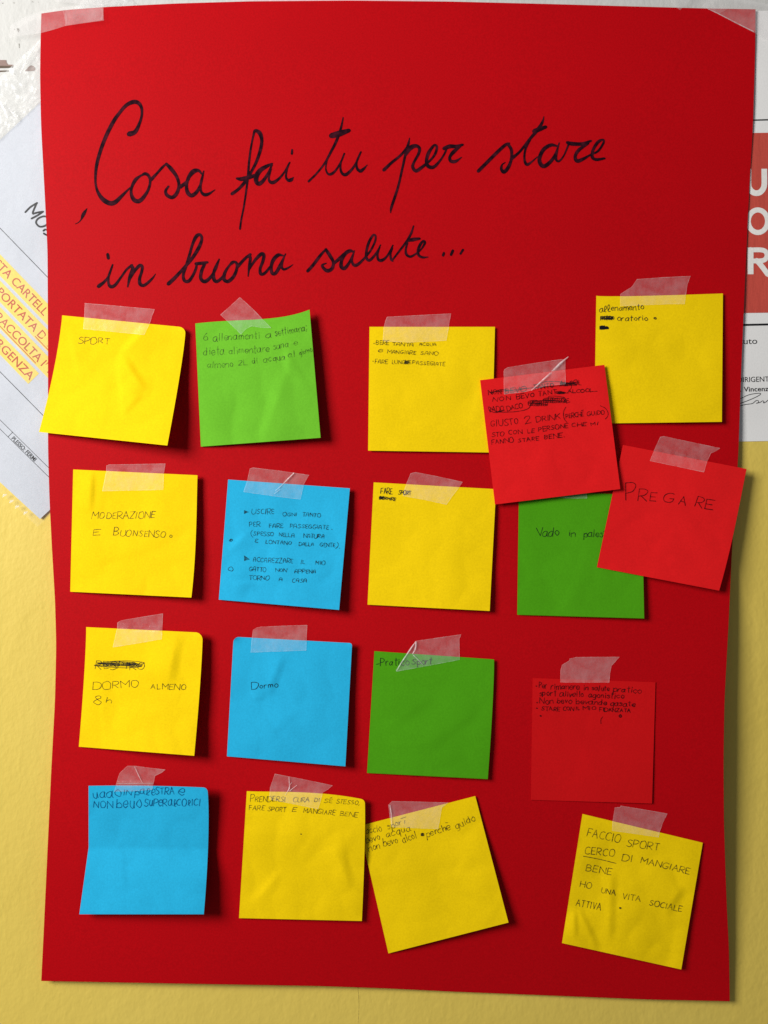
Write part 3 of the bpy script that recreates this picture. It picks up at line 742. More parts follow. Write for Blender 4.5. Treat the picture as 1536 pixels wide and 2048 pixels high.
NOTES = [
 dict(id='sport', col='Y', z=(70, 590, 4.8), q=[(260, 195), (1440, 310), (1270, 1445), (38, 1315)], lift=(0.2, 2.0, 11, 2.0), seed=1,
      bulge=[('l', 5, .45), ('r', 4, .3)], pen='P', w=1.7, crumple=.5, round=[(1, 0, .05)],
      crease=[(.5, .28, .74, .56, .9, .16), (.5, .3, .72, .0, .8, .18), (.72, .58, .6, .78, .5, .14)],
      lab='yellow sticky note reading SPORT, leftmost of the top row', pos='over the SPORT note',
      t=[[('SPORT', 418, 466, 712, 470, 58)]],
      tape=[(480, 80), (700, 98), (1147, 138), (1125, 195), (1100, 270), (1048, 380), (465, 325), (474, 215)]),
 dict(id='allena', col='G', z=(370, 590, 5.12), q=[(105, 292), (1275, 150), (1388, 1462), (162, 1553)], lift=(0.3, 4.6, 6.2, 0.8), seed=2,
      bulge=[('t', 8, .7)], pen='F', w=1.5, crumple=.6, crease=[(.52, 1.0, .78, .4, .7, .3), (.78, .5, .8, .2, .5, .2)],
      lab='bright green sticky note about six training sessions a week, with a lifted top right corner', pos='stuck diagonally on the bright green note',
      t=[[('6', 190, 470, 240, 468, 78), ('allenamenti', 292, 468, 765, 445, 72), ('a', 835, 437, 882, 436, 62), ('settimana;', 925, 418, 1250, 362, 66)],
         [('dieta', 192, 615, 403, 605, 78), ('alimentare', 450, 605, 862, 575, 66), ('sana', 910, 555, 1060, 530, 64), ('e', 1118, 512, 1152, 505, 56)],
         [('almeno', 232, 745, 492, 735, 64), ('2L', 545, 718, 640, 710, 52), ('di', 690, 710, 748, 702, 66), ('acqua', 808, 688, 1025, 665, 62), ('al', 1062, 640, 1125, 628, 60), ('giorno', 1178, 618, 1303, 575, 52)]],
      tape=[(562, 25), (690, 140), (878, 335), (790, 335), (735, 325), (675, 318), (620, 350), (572, 400), (470, 300), (365, 203)]),
 dict(id='bere', alt='A', col='Y', z=(720, 620, 5.12), q=[(97, 172), (1382, 172), (1350, 1460), (83, 1440)], lift=(0.2, 1.0, 1.6, 1.4), seed=3,
      pen='P', w=1.5, crumple=.3, lab='yellow sticky note with two bullet points about drinking water and long walks', pos='over the two-bullet yellow note',
      t=[[('.', 138, 345, 148, 345, 30), ('BERE', 165, 354, 295, 354, 40), ('TANTA', 330, 362, 547, 370, 32), ('ACQUA', 605, 365, 780, 367, 28)],
         [('e', 190, 434, 232, 430, 44), ('MANGIARE', 282, 442, 570, 456, 36), ('SANO', 620, 458, 797, 462, 34)],
         [('.', 128, 527, 138, 527, 30), ('FARE', 155, 546, 280, 550, 40), ('LUNGHE', 328, 550, 520, 552, 38), ('PASSEGIATE', 537, 555, 868, 573, 36), ('#', 455, 515, 490, 555, 6)]],
      tape=[(278, 72), (600, 55), (930, 38), (915, 120), (905, 180), (882, 312), (500, 330), (235, 318), (245, 180), (260, 120)]),
 dict(id='oratorio', alt='l', col='Y', z=(1160, 540, 4.8), q=[(157, 247), (1372, 225), (1362, 1458), (137, 1474)], lift=(1.0, 1.2, 2.8, 1.0), seed=4,
      bulge=[('t', 2, .3)], pen='K', w=1.8, crumple=.3, lab='yellow sticky note with rounded writing and crossed-out scribbles, at the top right', pos='over the top right yellow note',
      t=[[('allenamento', 190, 400, 612, 376, 55)],
         [('#', 195, 440, 325, 478, 16), ('inter', 195, 478, 325, 476, 42), ('oratorio', 358, 484, 650, 482, 46), ('o', 708, 472, 732, 472, 36), ('o', 712, 468, 728, 468, 24)],
         [('#', 188, 532, 240, 574, 18), ('#', 190, 545, 275, 568, 18), ('#', 200, 540, 265, 570, 14)]],
      tape=[(548, 90), (800, 72), (1058, 60), (1045, 95), (1030, 140), (1015, 235), (1003, 325), (860, 325), (388, 345), (388, 235), (430, 205), (500, 160)]),
 dict(id='moder', slant=.15, col='Y', z=(120, 910, 5.12), q=[(135, 148), (1408, 207), (1345, 1460), (105, 1400)], lift=(0.2, 3.2, 5.5, 0.8), seed=5,
      bulge=[('r', 3, .6)], pen='P', w=1.6, crumple=.45, crease=[(.15, .0, .14, .35, .7, .12)],
      lab='yellow sticky note reading MODERAZIONE E BUONSENSO, leftmost of the second row', pos='over the MODERAZIONE note',
      t=[[('MODERAZIONE', 335, 655, 975, 645, 66)], [('E', 345, 818, 412, 815, 56), ('B', 550, 826, 605, 826, 86), ('UONSENSO', 620, 828, 1075, 842, 62), ('o', 1120, 846, 1150, 846, 40)]],
      tape=[(478, 110), (500, 100), (800, 95), (1077, 90), (1068, 150), (1060, 200), (1055, 355), (435, 368), (455, 270), (475, 160)]),
 dict(id='uscire', alt='AE', col='B', z=(420, 920, 5.12), q=[(185, 200), (1432, 290), (1322, 1535), (90, 1430)], lift=(0.2, 2.6, 5.5, 0.8), seed=6,
      pen='P', w=1.6, crumple=.5, crease=[(.05, .6, .2, .42, .5, .12), (.1, .86, .3, .84, .5, .1)],
      lab='blue sticky note with the longest capital-letter text and two black arrowheads', pos='over the long-text blue note',
      t=[[('^', 348, 513, 400, 532, 348, 552), ('USCIRE', 430, 550, 655, 552, 50), ('OGNI', 748, 572, 887, 573, 34), ('TANTO', 948, 573, 1127, 585, 36)],
         [('PER', 400, 682, 512, 682, 48), ('FARE', 605, 692, 747, 692, 38), ('PASSEGGIATE', 820, 694, 1215, 708, 38), ('.', 1243, 712, 1250, 712, 26)],
         [('(', 415, 778, 433, 778, 52), ('SPESSO', 445, 770, 648, 778, 38), ('NELLA', 705, 780, 860, 788, 36), ('NATURA', 958, 793, 1167, 798, 38)],
         [('o', 205, 836, 238, 828, 40), ('o', 212, 832, 230, 826, 26), ('E', 460, 848, 490, 848, 38), ('LONTANO', 570, 858, 832, 866, 36), ('DALLA', 910, 876, 1062, 880, 34), ('GENTE', 1125, 886, 1278, 892, 36), (')', 1290, 895, 1308, 898, 46), (',', 1324, 904, 1331, 904, 26)],
         [('^', 346, 975, 406, 1017, 350, 1034), ('ACCAREZZARE', 437, 1040, 847, 1055, 45), ('IL', 930, 1060, 973, 1062, 38), ('MIO', 1080, 1070, 1172, 1075, 38)],
         [('o', 195, 1130, 235, 1130, 60), ('GATTO', 403, 1134, 570, 1142, 42), ('NON', 672, 1143, 785, 1146, 32), ('APPENA', 865, 1155, 1083, 1160, 38)],
         [('TORNO', 400, 1224, 606, 1230, 38), ('A', 706, 1240, 745, 1240, 36), ('CASA', 842, 1252, 992, 1252, 36)]],
      tape=[(410, 90), (440, 80), (700, 110), (1013, 155), (985, 200), (960, 245), (925, 402), (640, 368), (345, 325), (385, 200)],
      folds=[[(862, 133, 18), (800, 195, 22), (740, 255, 14), (668, 318, 6)], [(715, 303, 7), (655, 348, 7)]]),
 dict(id='fare', col='Y', z=(720, 930, 5.12), q=[(140, 178), (1393, 247), (1328, 1495), (77, 1430)], lift=(0.2, 1.6, 3.0, 0.8), seed=7,
      pen='K', w=2.0, crumple=.35, lab='yellow sticky note with two tiny words, right of the long-text blue note', pos='over the yellow note with two tiny words',
      t=[[('FARE', 214, 291, 328, 293, 54), ('SPORT', 395, 300, 520, 305, 40)], [('DORMIRE', 198, 348, 362, 366, 28), ('#', 195, 322, 240, 350, 7)]],
      tape=[(520, 88), (570, 75), (800, 120), (1048, 175), (1025, 210), (1005, 240), (945, 315), (885, 403), (660, 355), (440, 315), (475, 195)]),
 dict(id='palest', col='G2', z=(1010, 960, 5.12), q=[(143, 118), (1400, 150), (1425, 1418), (125, 1380)], lift=(0.2, 1.0, 3.0, 1.0), seed=8,
      pen='K', w=1.7, crumple=.3, lab='dark green sticky note partly hidden under two red notes', pos='peeking out from under a red note on the dark green one',
      t=[[('V', 325, 572, 385, 572, 84), ('ado', 390, 568, 550, 566, 78), ('in', 648, 573, 715, 575, 62), ('pales', 808, 582, 1000, 580, 72), ('t', 1008, 578, 1030, 578, 70)]],
      tape=[(480, 20), (830, 60), (838, 186), (740, 188), (600, 183), (470, 160)]),
 dict(id='pregare', col='R', z=(1180, 860, 4.518), q=[(298, 135), (1415, 352), (1167, 1452), (62, 1240)], lift=(0.3, 0.5, 2.2, 0.5), seed=9,
      bulge=[('r', 3, .6)], pen='R', w=2.1, crumple=.3, lab='tilted red sticky note reading PREGARE, hanging over the right edge of the poster', pos='over the PREGARE note', jit=.5,
      t=[[('P', 328, 635, 420, 628, 152), ('R', 438, 637, 515, 640, 104), ('E', 543, 640, 598, 643, 74), ('G', 665, 654, 760, 656, 84), ('A', 803, 668, 862, 680, 72), ('R', 950, 686, 1012, 704, 92), ('E', 1038, 712, 1112, 724, 92)]],
      tape=[(635, 65), (670, 58), (900, 108), (1173, 165), (1135, 190), (1090, 210), (1055, 290), (1028, 380), (790, 330), (543, 278), (580, 185)]),
 dict(id='giusto', col='R', z=(940, 700, 4.8), q=[(97, 290), (1290, 142), (1443, 1335), (240, 1483)], lift=(0.4, 1.0, 2.2, 0.8), seed=10,
      pen='R', w=1.8, crumple=.35, lab='tilted red sticky note full of handwriting with crossed-out lines', pos='over the red note with crossed-out lines',
      t=[[('NON', 178, 432, 300, 420, 44), ('BEVO', 335, 415, 537, 393, 44), ('TANTO', 615, 378, 800, 358, 42), ('ALCOL', 865, 345, 1070, 330, 44),
          ('~', (185, 405), (340, 390), (450, 378), (600, 362), (760, 350), (900, 335), (1020, 305)), ('~', (200, 415), (300, 380), (420, 395), (530, 365)),
          ('~', (640, 330), (720, 305), (860, 305), (950, 325), (975, 350), (955, 392)), ('#', 865, 308, 1020, 345, 14)],
         [('NON', 222, 496, 390, 482, 42), ('BEVO', 445, 470, 617, 448, 40), ('TANT', 660, 444, 830, 420, 42), ('~', (815, 405), (860, 395), (905, 410), (860, 420), (825, 412), (940, 412)), ('#', 840, 400, 910, 420, 7), ('ALCOOL', 940, 414, 1180, 398, 30), ('~', (1170, 398), (1220, 396))],
         [('VADO', 180, 598, 325, 580, 48), ('DACO', 360, 583, 505, 552, 40), ('#', 555, 480, 740, 540, 16), ('#', 700, 455, 920, 510, 16), ('~', (180, 545), (250, 590), (330, 575), (250, 600), (200, 590)), ('~', (245, 595), (380, 595), (480, 585), (560, 560), (600, 500), (700, 485)), ('~', (750, 480), (760, 445), (860, 445), (910, 460), (905, 490)), ('E', 922, 506, 955, 496, 36)],
         [('GIUSTO', 200, 735, 466, 706, 56), ('2', 528, 712, 585, 700, 68), ('DRINK', 640, 686, 860, 660, 46), ('(', 905, 675, 932, 672, 100), ('PERCHE', 922, 655, 1090, 635, 42), ('~', (1068, 582), (1088, 576)), ('GUIDO', 1125, 630, 1290, 616, 38), ('~', (1250, 535), (1300, 560), (1325, 605), (1318, 640), (1298, 662))],
         [('STO', 210, 834, 330, 822, 40), ('CON', 370, 812, 500, 802, 40), ('LE', 555, 800, 620, 794, 38), ('PERSONE', 660, 782, 940, 744, 40), ('CHE', 980, 738, 1115, 728, 34), ('MI', 1160, 726, 1230, 720, 32)],
         [('FANNO', 210, 908, 415, 880, 44), ('STARE', 460, 888, 660, 864, 36), ('BENE', 715, 858, 887, 834, 40), ('.', 900, 836, 908, 836, 24)]],
      tape=[(325, 205), (335, 185), (365, 168), (600, 130), (880, 90), (912, 95), (915, 200), (915, 325), (720, 345), (590, 385), (530, 400), (328, 425), (326, 310)],
      folds=[[(945, 65, 12), (870, 130, 34), (780, 220, 32), (690, 300, 26), (590, 388, 12)]]),
 dict(id='respiro', col='Y', z=(140, 1220, 5.12), q=[(165, 175), (1358, 232), (1272, 1493), (90, 1400)], lift=(0.2, 4.6, 7.5, 0.6), seed=11,
      bulge=[('l', 2, .4), ('r', 2, .4)], pen='K', w=1.4, crumple=.5, round=[(1, 0, .06)], crease=[(.78, .0, .72, .45, .8, .25)],
      lab='yellow sticky note with a scribbled-out word above DORMO, leftmost of the third row', pos='over the note with the scribbled-out word',
      t=[[('RESPIRO', 262, 598, 765, 612, 78), ('~', (245, 566), (400, 530), (560, 520), (700, 528), (762, 545), (640, 560), (450, 548), (280, 545), (420, 560), (600, 575), (735, 578), (600, 592), (400, 585), (250, 570)),
          ('~', (275, 540), (400, 535), (540, 530), (690, 548), (560, 552), (420, 556), (300, 552)), ('~', (260, 565), (420, 575), (580, 566), (740, 566), (610, 585)), ('~', (280, 548), (420, 543), (560, 540), (740, 556)), ('#', 330, 545, 680, 575, 14)],
         [('DORMO', 237, 808, 700, 795, 72), ('ALMENO', 820, 812, 1190, 818, 56)], [('8', 248, 966, 318, 968, 84), ('h', 365, 950, 425, 955, 62)]],
      tape=[(488, 130), (525, 108), (740, 72), (950, 38), (945, 110), (943, 190), (938, 297), (690, 340), (440, 380), (485, 185)]),
 dict(id='dormo', col='B', z=(430, 1230, 5.12), q=[(190, 222), (1404, 288), (1335, 1550), (122, 1447)], lift=(0.3, 3.2, 4.6, 0.6), seed=12,
      pen='K', w=1.7, crumple=.4, round=[(0, 0, .045), (1, 0, .02)], crease=[(.42, .12, .3, .48, .7, .2), (.3, .48, .18, .5, .4, .12)],
      lab='blue sticky note with the single word Dormo', pos='over the single-word blue note',
      t=[[('D', 370, 770, 446, 762, 84), ('ormo', 458, 756, 645, 736, 52)]],
      tape=[(388, 165), (395, 150), (430, 130), (470, 122), (700, 112), (943, 105), (938, 180), (935, 250), (932, 362), (640, 372), (367, 382), (378, 260)]),
 dict(id='pratico', col='G2', z=(720, 1250, 5.12), q=[(147, 268), (1372, 352), (1308, 1578), (72, 1515)], lift=(0.2, 1.6, 2.4, 0.6), seed=13,
      bulge=[('r', 2, .4)], pen='K', w=1.8, crumple=.35, lab='green sticky note with one short line at its top edge, third in the third row', pos='folded over at one end on the third-row green note',
      t=[[('-', 170, 425, 205, 420, 40), ('Pratico', 210, 413, 498, 408, 68), ('S', 530, 402, 572, 402, 56), ('port', 585, 404, 735, 400, 62)]],
      tape=[(570, 165), (800, 132), (1033, 98), (1026, 120), (1015, 135), (1017, 240), (1018, 355), (720, 412), (400, 470), (375, 475), (368, 462), (490, 290)],
      folds=[[(572, 168, 8), (520, 245, 24), (470, 320, 22), (420, 395, 18), (376, 470, 12)], [(545, 305, 14), (600, 360, 12), (645, 408, 5)], [(575, 170, 30), (570, 240, 26), (540, 300, 18)]]),
 dict(id='rimanere', col='R2', z=(1040, 1300, 5.12), q=[(130, 288), (1388, 330), (1352, 1572), (112, 1535)], lift=(0.1, 0.2, 0.7, 0.3), seed=14,
      pen='R', w=1.95, crumple=.12, lab='red sticky note with a bulleted list, rightmost of the third row', pos='over the red note with the bulleted list',
      t=[[('.', 162, 374, 174, 374, 50), ('Per', 196, 390, 272, 388, 58), ('rimanere', 315, 400, 605, 404, 58), ('in', 648, 412, 700, 415, 54), ('salute', 735, 412, 915, 422, 56), ('pratico', 955, 425, 1240, 440, 54)],
         [('sport', 200, 466, 365, 468, 54), ('a', 405, 472, 445, 472, 62), ('livello', 458, 478, 650, 480, 56), ('agonistico', 700, 484, 1060, 495, 54)],
         [('.', 170, 543, 182, 543, 50), ('Non', 205, 548, 335, 548, 56), ('bevo', 380, 542, 525, 545, 52), ('bevande', 574, 550, 888, 562, 52), ('gasate', 925, 570, 1180, 578, 54)],
         [('.', 167, 601, 179, 601, 50), ('STARE', 220, 618, 405, 626, 40), ('CON', 440, 616, 548, 620, 36), ('IL', 572, 614, 610, 614, 34), ('MIO', 645, 612, 778, 612, 34), ('FIDANZATA', 815, 625, 1130, 640, 36)],
         [('.', 205, 680, 218, 680, 60), ('o', 1012, 690, 1040, 688, 48), ('o', 1018, 684, 1034, 684, 30), ('~', (845, 685), (828, 712), (828, 752))]],
      tape=[(430, 155), (505, 110), (510, 90), (575, 75), (800, 73), (1015, 72), (975, 120), (935, 160), (920, 240), (912, 330), (660, 332), (415, 330), (418, 210)]),
 dict(id='superalc', alt='ld', big='aeoucd', col='B', z=(140, 1520, 5.12), q=[(190, 265), (1404, 283), (1370, 1580), (95, 1580)], lift=(0.3, 4.2, 6.5, 2.2), seed=15, fullcrease=True,
      bulge=[('l', 9, .48, 1), ('r', 5, .4), ('t', -2, .5)], pen='B', w=1.8, crumple=.45, round=[(1, 0, .03)],
      off=.0035, crease=[(0, .485, 1, .485, -3.0, .5)],
      lab='blue sticky note with a horizontal fold and rounded blue writing, bottom left', pos='over the folded blue note',
      t=[[('uado', 236, 390, 512, 366, 68), ('IN', 545, 358, 632, 357, 52), ('pal', 668, 356, 812, 352, 62), ('eSTRA', 835, 354, 1060, 356, 72), ('e', 1113, 358, 1165, 358, 76)],
         [('NON', 238, 492, 440, 490, 72), ('beuo', 480, 485, 728, 484, 80), ('SuPeRalCOlICI', 762, 470, 1330, 468, 68)]],
      tape=[(510, 135), (560, 88), (590, 62), (665, 62), (800, 80), (972, 100), (935, 130), (870, 160), (852, 245), (840, 300), (640, 318), (455, 320), (475, 240)],
      folds=[[(662, 68, 8), (700, 150, 14), (745, 240, 6)], [(478, 240, 6), (850, 238, 6)]]),
 dict(id='faccio', col='Y2', z=(700, 1570, 4.518), q=[(83, 371), (1132, 100), (1432, 1243), (347, 1522)], lift=(0.1, 0.8, 4.8, 1.0), seed=17,
      pen='P', w=1.6, crumple=.45, lab='strongly tilted yellow sticky note in the bottom row, left corner tucked under another', pos='over the strongly tilted yellow note',
      t=[[('accio', 148, 441, 285, 412, 62), ('spor', 345, 396, 470, 362, 58), ('~', (495, 318), (490, 350)), ('~', (458, 304), (502, 288))],
         [('bevo', 150, 522, 272, 496, 62), ('acqua', 330, 474, 548, 414, 60)],
         [('non', 175, 600, 275, 574, 62), ('bevo', 305, 550, 438, 524, 62), ('alcol', 482, 520, 605, 476, 66), ('#', 640, 432, 668, 462, 8), ('perchè', 695, 468, 905, 396, 62), ('guido', 960, 394, 1135, 322, 62)]],
      tape=[(348, 182), (352, 176), (380, 148), (600, 152), (885, 160), (860, 182), (830, 200), (812, 300), (795, 395), (590, 388), (375, 378), (360, 280)],
      folds=[[(362, 182, 14), (374, 260, 18), (380, 370, 6)]]),
 dict(id='prendersi', alt='R', slant=.15, col='Y2', z=(460, 1530, 5.12), q=[(172, 268), (1380, 355), (1350, 1598), (92, 1568)], lift=(0.3, 3.2, 2.4, 0.8), seed=16,
      bulge=[('t', -6, .6), ('r', 2, .4)], pen='P', w=1.5, crumple=.5, round=[(1, 0, .03)], crease=[(.74, .4, .9, .75, .8, .25), (.1, .9, .35, .6, .5, .2)],
      lab='yellow sticky note with two capital-letter lines and a lone dot, in the bottom row', pos='over the yellow note with the lone dot',
      t=[[('P', 213, 372, 250, 372, 66), ('RENDERSI', 258, 372, 568, 375, 52), ('CURA', 652, 376, 808, 376, 44), ('DI', 860, 378, 915, 382, 40), ('SE', 965, 384, 1045, 386, 40), ('~', (1028, 336), (1045, 330)), ('STESSO,', 1088, 388, 1328, 412, 40)],
         [('FARE', 192, 460, 355, 464, 48), ('SPORT', 388, 468, 570, 480, 44), ('E', 647, 475, 683, 476, 36), ('MANGIARE', 754, 488, 1075, 512, 46), ('BENE', 1128, 518, 1305, 532, 42)],
         [('.', 722, 712, 732, 712, 44)]],
      tape=[(460, 92), (700, 138), (1047, 210), (1000, 250), (950, 280), (925, 365), (900, 448), (650, 398), (405, 350), (412, 230), (430, 180)],
      folds=[[(605, 122, 10), (608, 180, 16), (608, 240, 18), (565, 308, 6)], [(685, 208, 8), (650, 235, 10), (608, 270, 12)], [(632, 180, 8), (615, 205, 10)]]),
 dict(id='cerco', col='Y3', z=(1100, 1600, 4.655), q=[(303, 130), (1422, 398), (1222, 1578), (112, 1332)], lift=(0.2, 0.8, 2.0, 1.2), seed=18,
      pen='P', w=1.9, crumple=.75, jit=.7, crease=[(.3, .35, .38, .95, .8, .2), (.08, .72, .3, 1.0, .9, .16), (.9, .35, .78, .62, .8, .2), (.05, .7, .1, .95, .6, .1)],
      lab='yellow sticky note with an underlined word, rightmost of the bottom row', pos='over the note with an underlined word',
      t=[[('FACCIO', 345, 335, 648, 398, 72), ('SPORT', 712, 430, 1010, 472, 66)],
         [('CERCO', 325, 500, 598, 528, 66), ('DI', 672, 565, 765, 575, 58), ('MANGIARE', 845, 584, 1295, 690, 54)],
         [('~', (310, 523), (460, 552), (615, 590))],
         [('BENE', 333, 658, 570, 698, 60)],
         [('HO', 275, 808, 382, 828, 56), ('UNA', 475, 862, 605, 888, 46), ('VITA', 675, 918, 838, 944, 48), ('SOCIALE', 922, 978, 1222, 1040, 50)],
         [('ATTIVA', 242, 985, 470, 1026, 60), ('.', 648, 1012, 660, 1012, 70)]],
      tape=[(605, 72), (655, 68), (660, 55), (900, 95), (1090, 128), (1075, 160), (1050, 210), (1020, 295), (1010, 345), (820, 318), (640, 292), (580, 285), (585, 195)]),
]
COLM = {'Y': M_Y, 'Y2': M_Y, 'Y3': M_Y, 'G': M_G, 'G2': M_G2, 'B': M_B, 'R': M_R, 'R2': paper('note_deep_red', (0.66, 0.006, 0.008), mott=0.03, scale=2)}
PEN = {'P': M_PEN, 'K': M_PENK, 'F': M_PENF, 'R': M_PENR, 'B': M_PENB}

def drape_tape(name, poly, hfun, mat, lift=0.00035, cell=5.0, parent=None, rad=3.5):
    bm = bmesh.new()
    vs = [bm.verts.new((float(a), float(b), 0)) for a, b in poly]
    bm.faces.new(vs)
    xs = [p[0] for p in poly]; ys = [p[1] for p in poly]
    def cut(co, no):
        g = list(bm.verts) + list(bm.edges) + list(bm.faces)
        bmesh.ops.bisect_plane(bm, geom=g, plane_co=co, plane_no=no, dist=1e-4)
    x = min(xs) + cell * .5
    while x < max(xs): cut((x, 0, 0), (1, 0, 0)); x += cell
    y = min(ys) + cell * .5
    while y < max(ys): cut((0, y, 0), (0, 1, 0)); y += cell
    bm.verts.ensure_lookup_table()
    q = np.array([v.co[:2] for v in bm.verts])
    f = [tuple(v.index for v in fc.verts) for fc in bm.faces]
    bm.verts.index_update()
    f = [tuple(v.index for v in fc.verts) for fc in bm.faces]
    bm.free()
    h = None
    for a in np.linspace(0, 2 * math.pi, 8, endpoint=False):
        hh = hfun(q[:, 0] + rad * math.cos(a), q[:, 1] + rad * math.sin(a))
        h = hh if h is None else np.maximum(h, hh)
    h = np.maximum(h, hfun(q[:, 0], q[:, 1])) + lift
    h = h + 0.00012 * arr(lambda a, b: nz(a / 9, b / 9, 4.4), q[:, 0], q[:, 1])
    return mkobj(name, P(q[:, 0], q[:, 1], h), f, mat, parent, smooth=True)

built = []
for d in NOTES:
    n = Note(d)
    # rest on whatever notes lie below
    g = np.linspace(0, 1, 25)
    gu, gv = np.meshgrid(g, g); gu = gu.ravel(); gv = gv.ravel()
    xy = n.xy(gu, gv)
    need = 0
    mine = n.h(xy[:, 0], xy[:, 1])
    for o in built:
        ins = o.inside(xy[:, 0], xy[:, 1], 0.03)
        if ins.any():
            need = max(need, float((o.h(xy[ins, 0], xy[ins, 1]) + 0.0006 - mine[ins]).max()))
    n.base = max(0, need)
    built.append(n)
    m = 61
    u, v = np.meshgrid(np.linspace(0, 1, m), np.linspace(0, 1, m)); u = u.ravel(); v = v.ravel()
    xy = n.xy(u, v, True)
    h = h_poster(xy[:, 0], xy[:, 1]) + n.base + n.rel(u, v)
    for (cu, cv, r) in d.get('round', []):
        dist = np.hypot(u - cu, v - cv)
        h = h + 0.0012 * np.clip(1 - dist / (r * 2.5), 0, 1) ** 2
    V = P(xy[:, 0], xy[:, 1], h)
    ob = slab('sticky_note', V, m, m, 0.00015, COLM[d['col']])
    tag(ob, d['lab'], 'sticky note', 'sticky notes taped to the red poster')
    Z = lambda a, b, n=n: (n.o[0] + a / n.s, n.o[1] + b / n.s)
    for li, line in enumerate(d['t']):
        k = Ink(n.h, 0.00012)
        w = d['w'] * 0.75
        for it in line:
            if it[0] == '~':
                k.stroke([Z(*p) + (w,) for p in it[1:]], True)
            elif it[0] == '#':
                _, x0, y0, x1, y1, cnt = it
                (X0, Y0), (X1, Y1) = Z(x0, y0), Z(x1, y1)
                scribble(k, X0, Y0, X1, Y1, max(cnt, 4), w, 1.5, seed=li * 7 + cnt)
            elif it[0] == '^':
                a = it[1:]
                k.poly([Z(a[0], a[1]), Z(a[2], a[3]), Z(a[4], a[5])])
            elif it[0] == '.':
                X, Y = Z((it[1] + it[3]) / 2, it[2] - it[5] * 0.1)
                r = it[5] / n.s * 0.11
                k.stroke([(X - r * .4, Y, 2 * r + .6), (X + r * .4, Y + r * .2, 2 * r + .5)], True)
            else:
                (X0, Y0), (X1, Y1) = Z(it[1], it[2]), Z(it[3], it[4])
                write(k, it[0], X0, Y0, X1, Y1, it[5] / n.s, w, jit=d.get('jit', 1.7), alt=d.get('alt', ''), big=d.get('big', ''), slant=d.get('slant', 0.05))
        k.build('handwriting', PEN[d['pen']], ob)
    # tape holding the note
    def under(x, y, n=n):
        x = np.asarray(x, float); y = np.asarray(y, float)
        h = h_poster(x, y)
        for o in built:
            if o is not n and np.hypot(*(o.c.mean(0) - n.c.mean(0))) > 420: continue
            ins = o.inside(x, y)
            if ins.any():
                h = np.where(ins, np.maximum(h, o.h(x, y)), h)
        return h
    tp = drape_tape('adhesive_tape', [Z(*p) for p in d['tape']], under, M_TAPE2 if d['id'] in ('faccio', 'cerco', 'rimanere') else M_TAPE)
    ek = Ink(under, 0.00062)  # thin pale strokes paint the edge highlight round the tape
    pl = [Z(*p) for p in d['tape']] + [Z(*d['tape'][0])]
    for a_, b_2 in zip(pl[:-1], pl[1:]):
        ek.stroke([a_, b_2], True, 0.75, step=4)
    ek.build('tape_edge_highlight', M_EDGE, tp)
    tag(tp, 'strip of clear tape ' + d['pos'], 'tape', 'tape strips holding the sticky notes')
    for fs in d.get('folds', []):
        pts = [(Z(a, b) + (w_ / n.s,)) for a, b, w_ in fs]
        c = catmull(pts, 3.0)
        dr = np.gradient(c[:, :2], axis=0); dr /= np.maximum(np.hypot(dr[:, 0], dr[:, 1]), 1e-6)[:, None]
        nn = np.stack([-dr[:, 1], dr[:, 0]], 1)
        hb = under(c[:, 0], c[:, 1]) + 0.0006
        hb = np.convolve(np.pad(hb, 4, mode='edge'), np.ones(9) / 9, 'valid') + 0.0002
        rows = []
        for off, up in ((-.5, 0), (-.15, .0006), (.15, .0005), (.5, 0)):
            q = c[:, :2] + nn * (np.maximum(c[:, 2:3] * 0.75, 0.9) * off)
            rows.append(P(q[:, 0], q[:, 1], hb + up * np.clip(c[:, 2] / 5, .2, 1)))
        mm = len(c); VV = np.vstack(rows)
        FF = [(r * mm + i, r * mm + i + 1, (r + 1) * mm + i + 1, (r + 1) * mm + i) for r in range(3) for i in range(mm - 1)]
        mkobj('tape_fold', VV, FF, M_FOLD, tp, smooth=True)

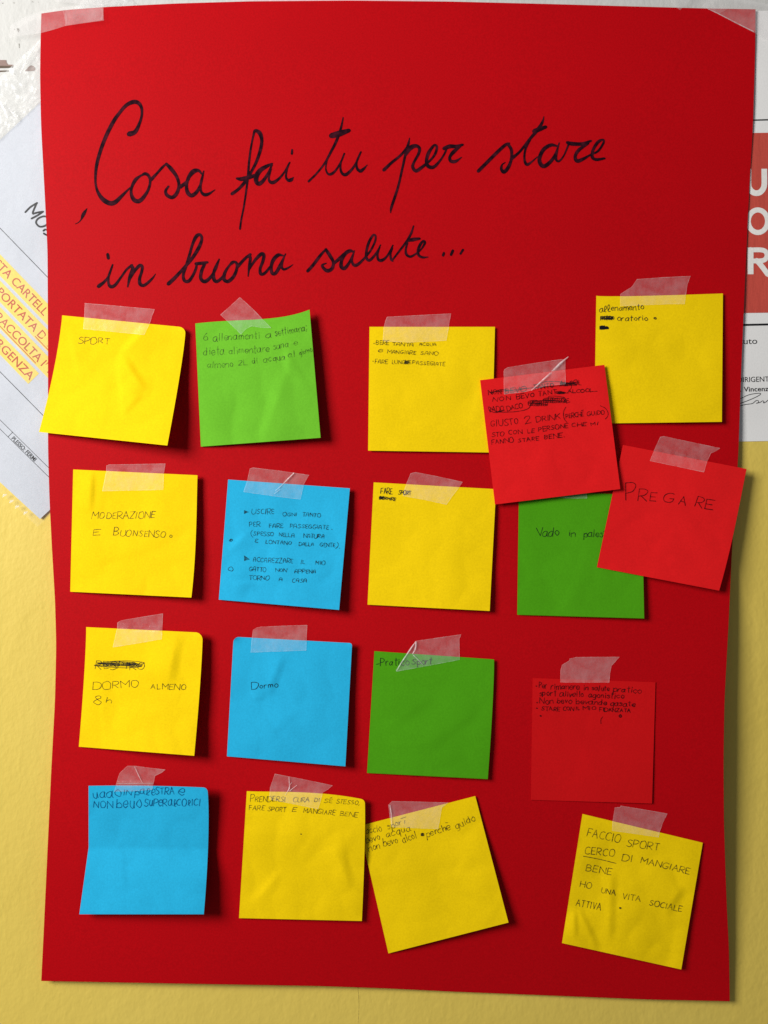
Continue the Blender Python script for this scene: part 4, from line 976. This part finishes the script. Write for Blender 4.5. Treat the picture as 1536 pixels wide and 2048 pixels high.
# ------------------------------------------------------------------ tape on the poster corners
def on_poster(x, y):
    x = np.asarray(x, float); y = np.asarray(y, float)
    top = smooth_tab(TOPE, np.clip(x, 83, 1511))
    ins = (x > 82) & (x < 1511) & (y > top)
    d_ = np.minimum(np.minimum(x - 82, 1511 - x), y - top)
    return np.where(ins, h_poster(x, y), np.maximum(0.0035, h_poster(x, y) + np.clip(d_, -60, 0) * 0.00008))
def corner_tape(poly, label, mat=M_TAPE2):
    o = drape_tape('adhesive_tape', poly, on_poster, mat, cell=6, rad=3)
    tag(o, label, 'tape', 'tape strips holding the poster')
    return o
M_TAPE3 = tape_mat('old_clear_tape', col=(1, .95, .96), lo=0.09, hi=0.2, sc_=60)
t1 = corner_tape([(15, 83), (15, 76), (30, 74), (55, 70), (82, 66), (105, 60), (130, 52), (170, 46), (208, 41), (207, 28), (207, 8), (160, 10), (128, 14), (84, 22), (40, 38), (22, 50)], 'creased clear tape across the top left corner of the poster', M_TAPE3)
k = Ink(on_poster, 0.0009)
k.stroke([(126, 20, 2), (130, 30, 5), (132, 42, 4), (131, 51, 2)], True)
k.stroke([(204, 18, 2), (205, 30, 3), (203, 38, 4)], True)
k.build('tape_fold', M_FOLDS, t1)
patch([Z_ for Z_ in ((130, 19), (205, 14), (206, 40), (132, 51))], M_FOLDS, 0.0075, 'tape_layer', t1)
t2 = corner_tape([(1404, 12), (1430, -12), (1545, 10), (1560, 90), (1508, 65), (1470, 46), (1438, 29)], 'clear tape cut diagonally across the top right corner of the poster', M_TAPE3)
k = Ink(on_poster, 0.0009)
k.stroke([(1416, 17.5, 1.4), (1440, 29, 1.6), (1475, 47, 1.6), (1507, 63, 2)], True)
k.build('tape_fold', M_FOLD, t2)
k = Ink(on_poster, 0.0007)
k.poly([(1414, 15), (1460, 15), (1437, 28)])
k.build('tape_layer', M_FOLDS, t2)
t3 = corner_tape([(1328, -20), (1396, -20), (1372, 10), (1360, 20), (1346, 10)], 'pointed tip of milky tape poking over the top edge of the poster')
corner_tape([(95, -30), (250, -30), (236, 2), (229, 11), (160, 8), (110, 2)], 'old clear tape on the white wall above the top left of the poster', M_TAPE3)
print('scene built', len(bpy.data.objects))
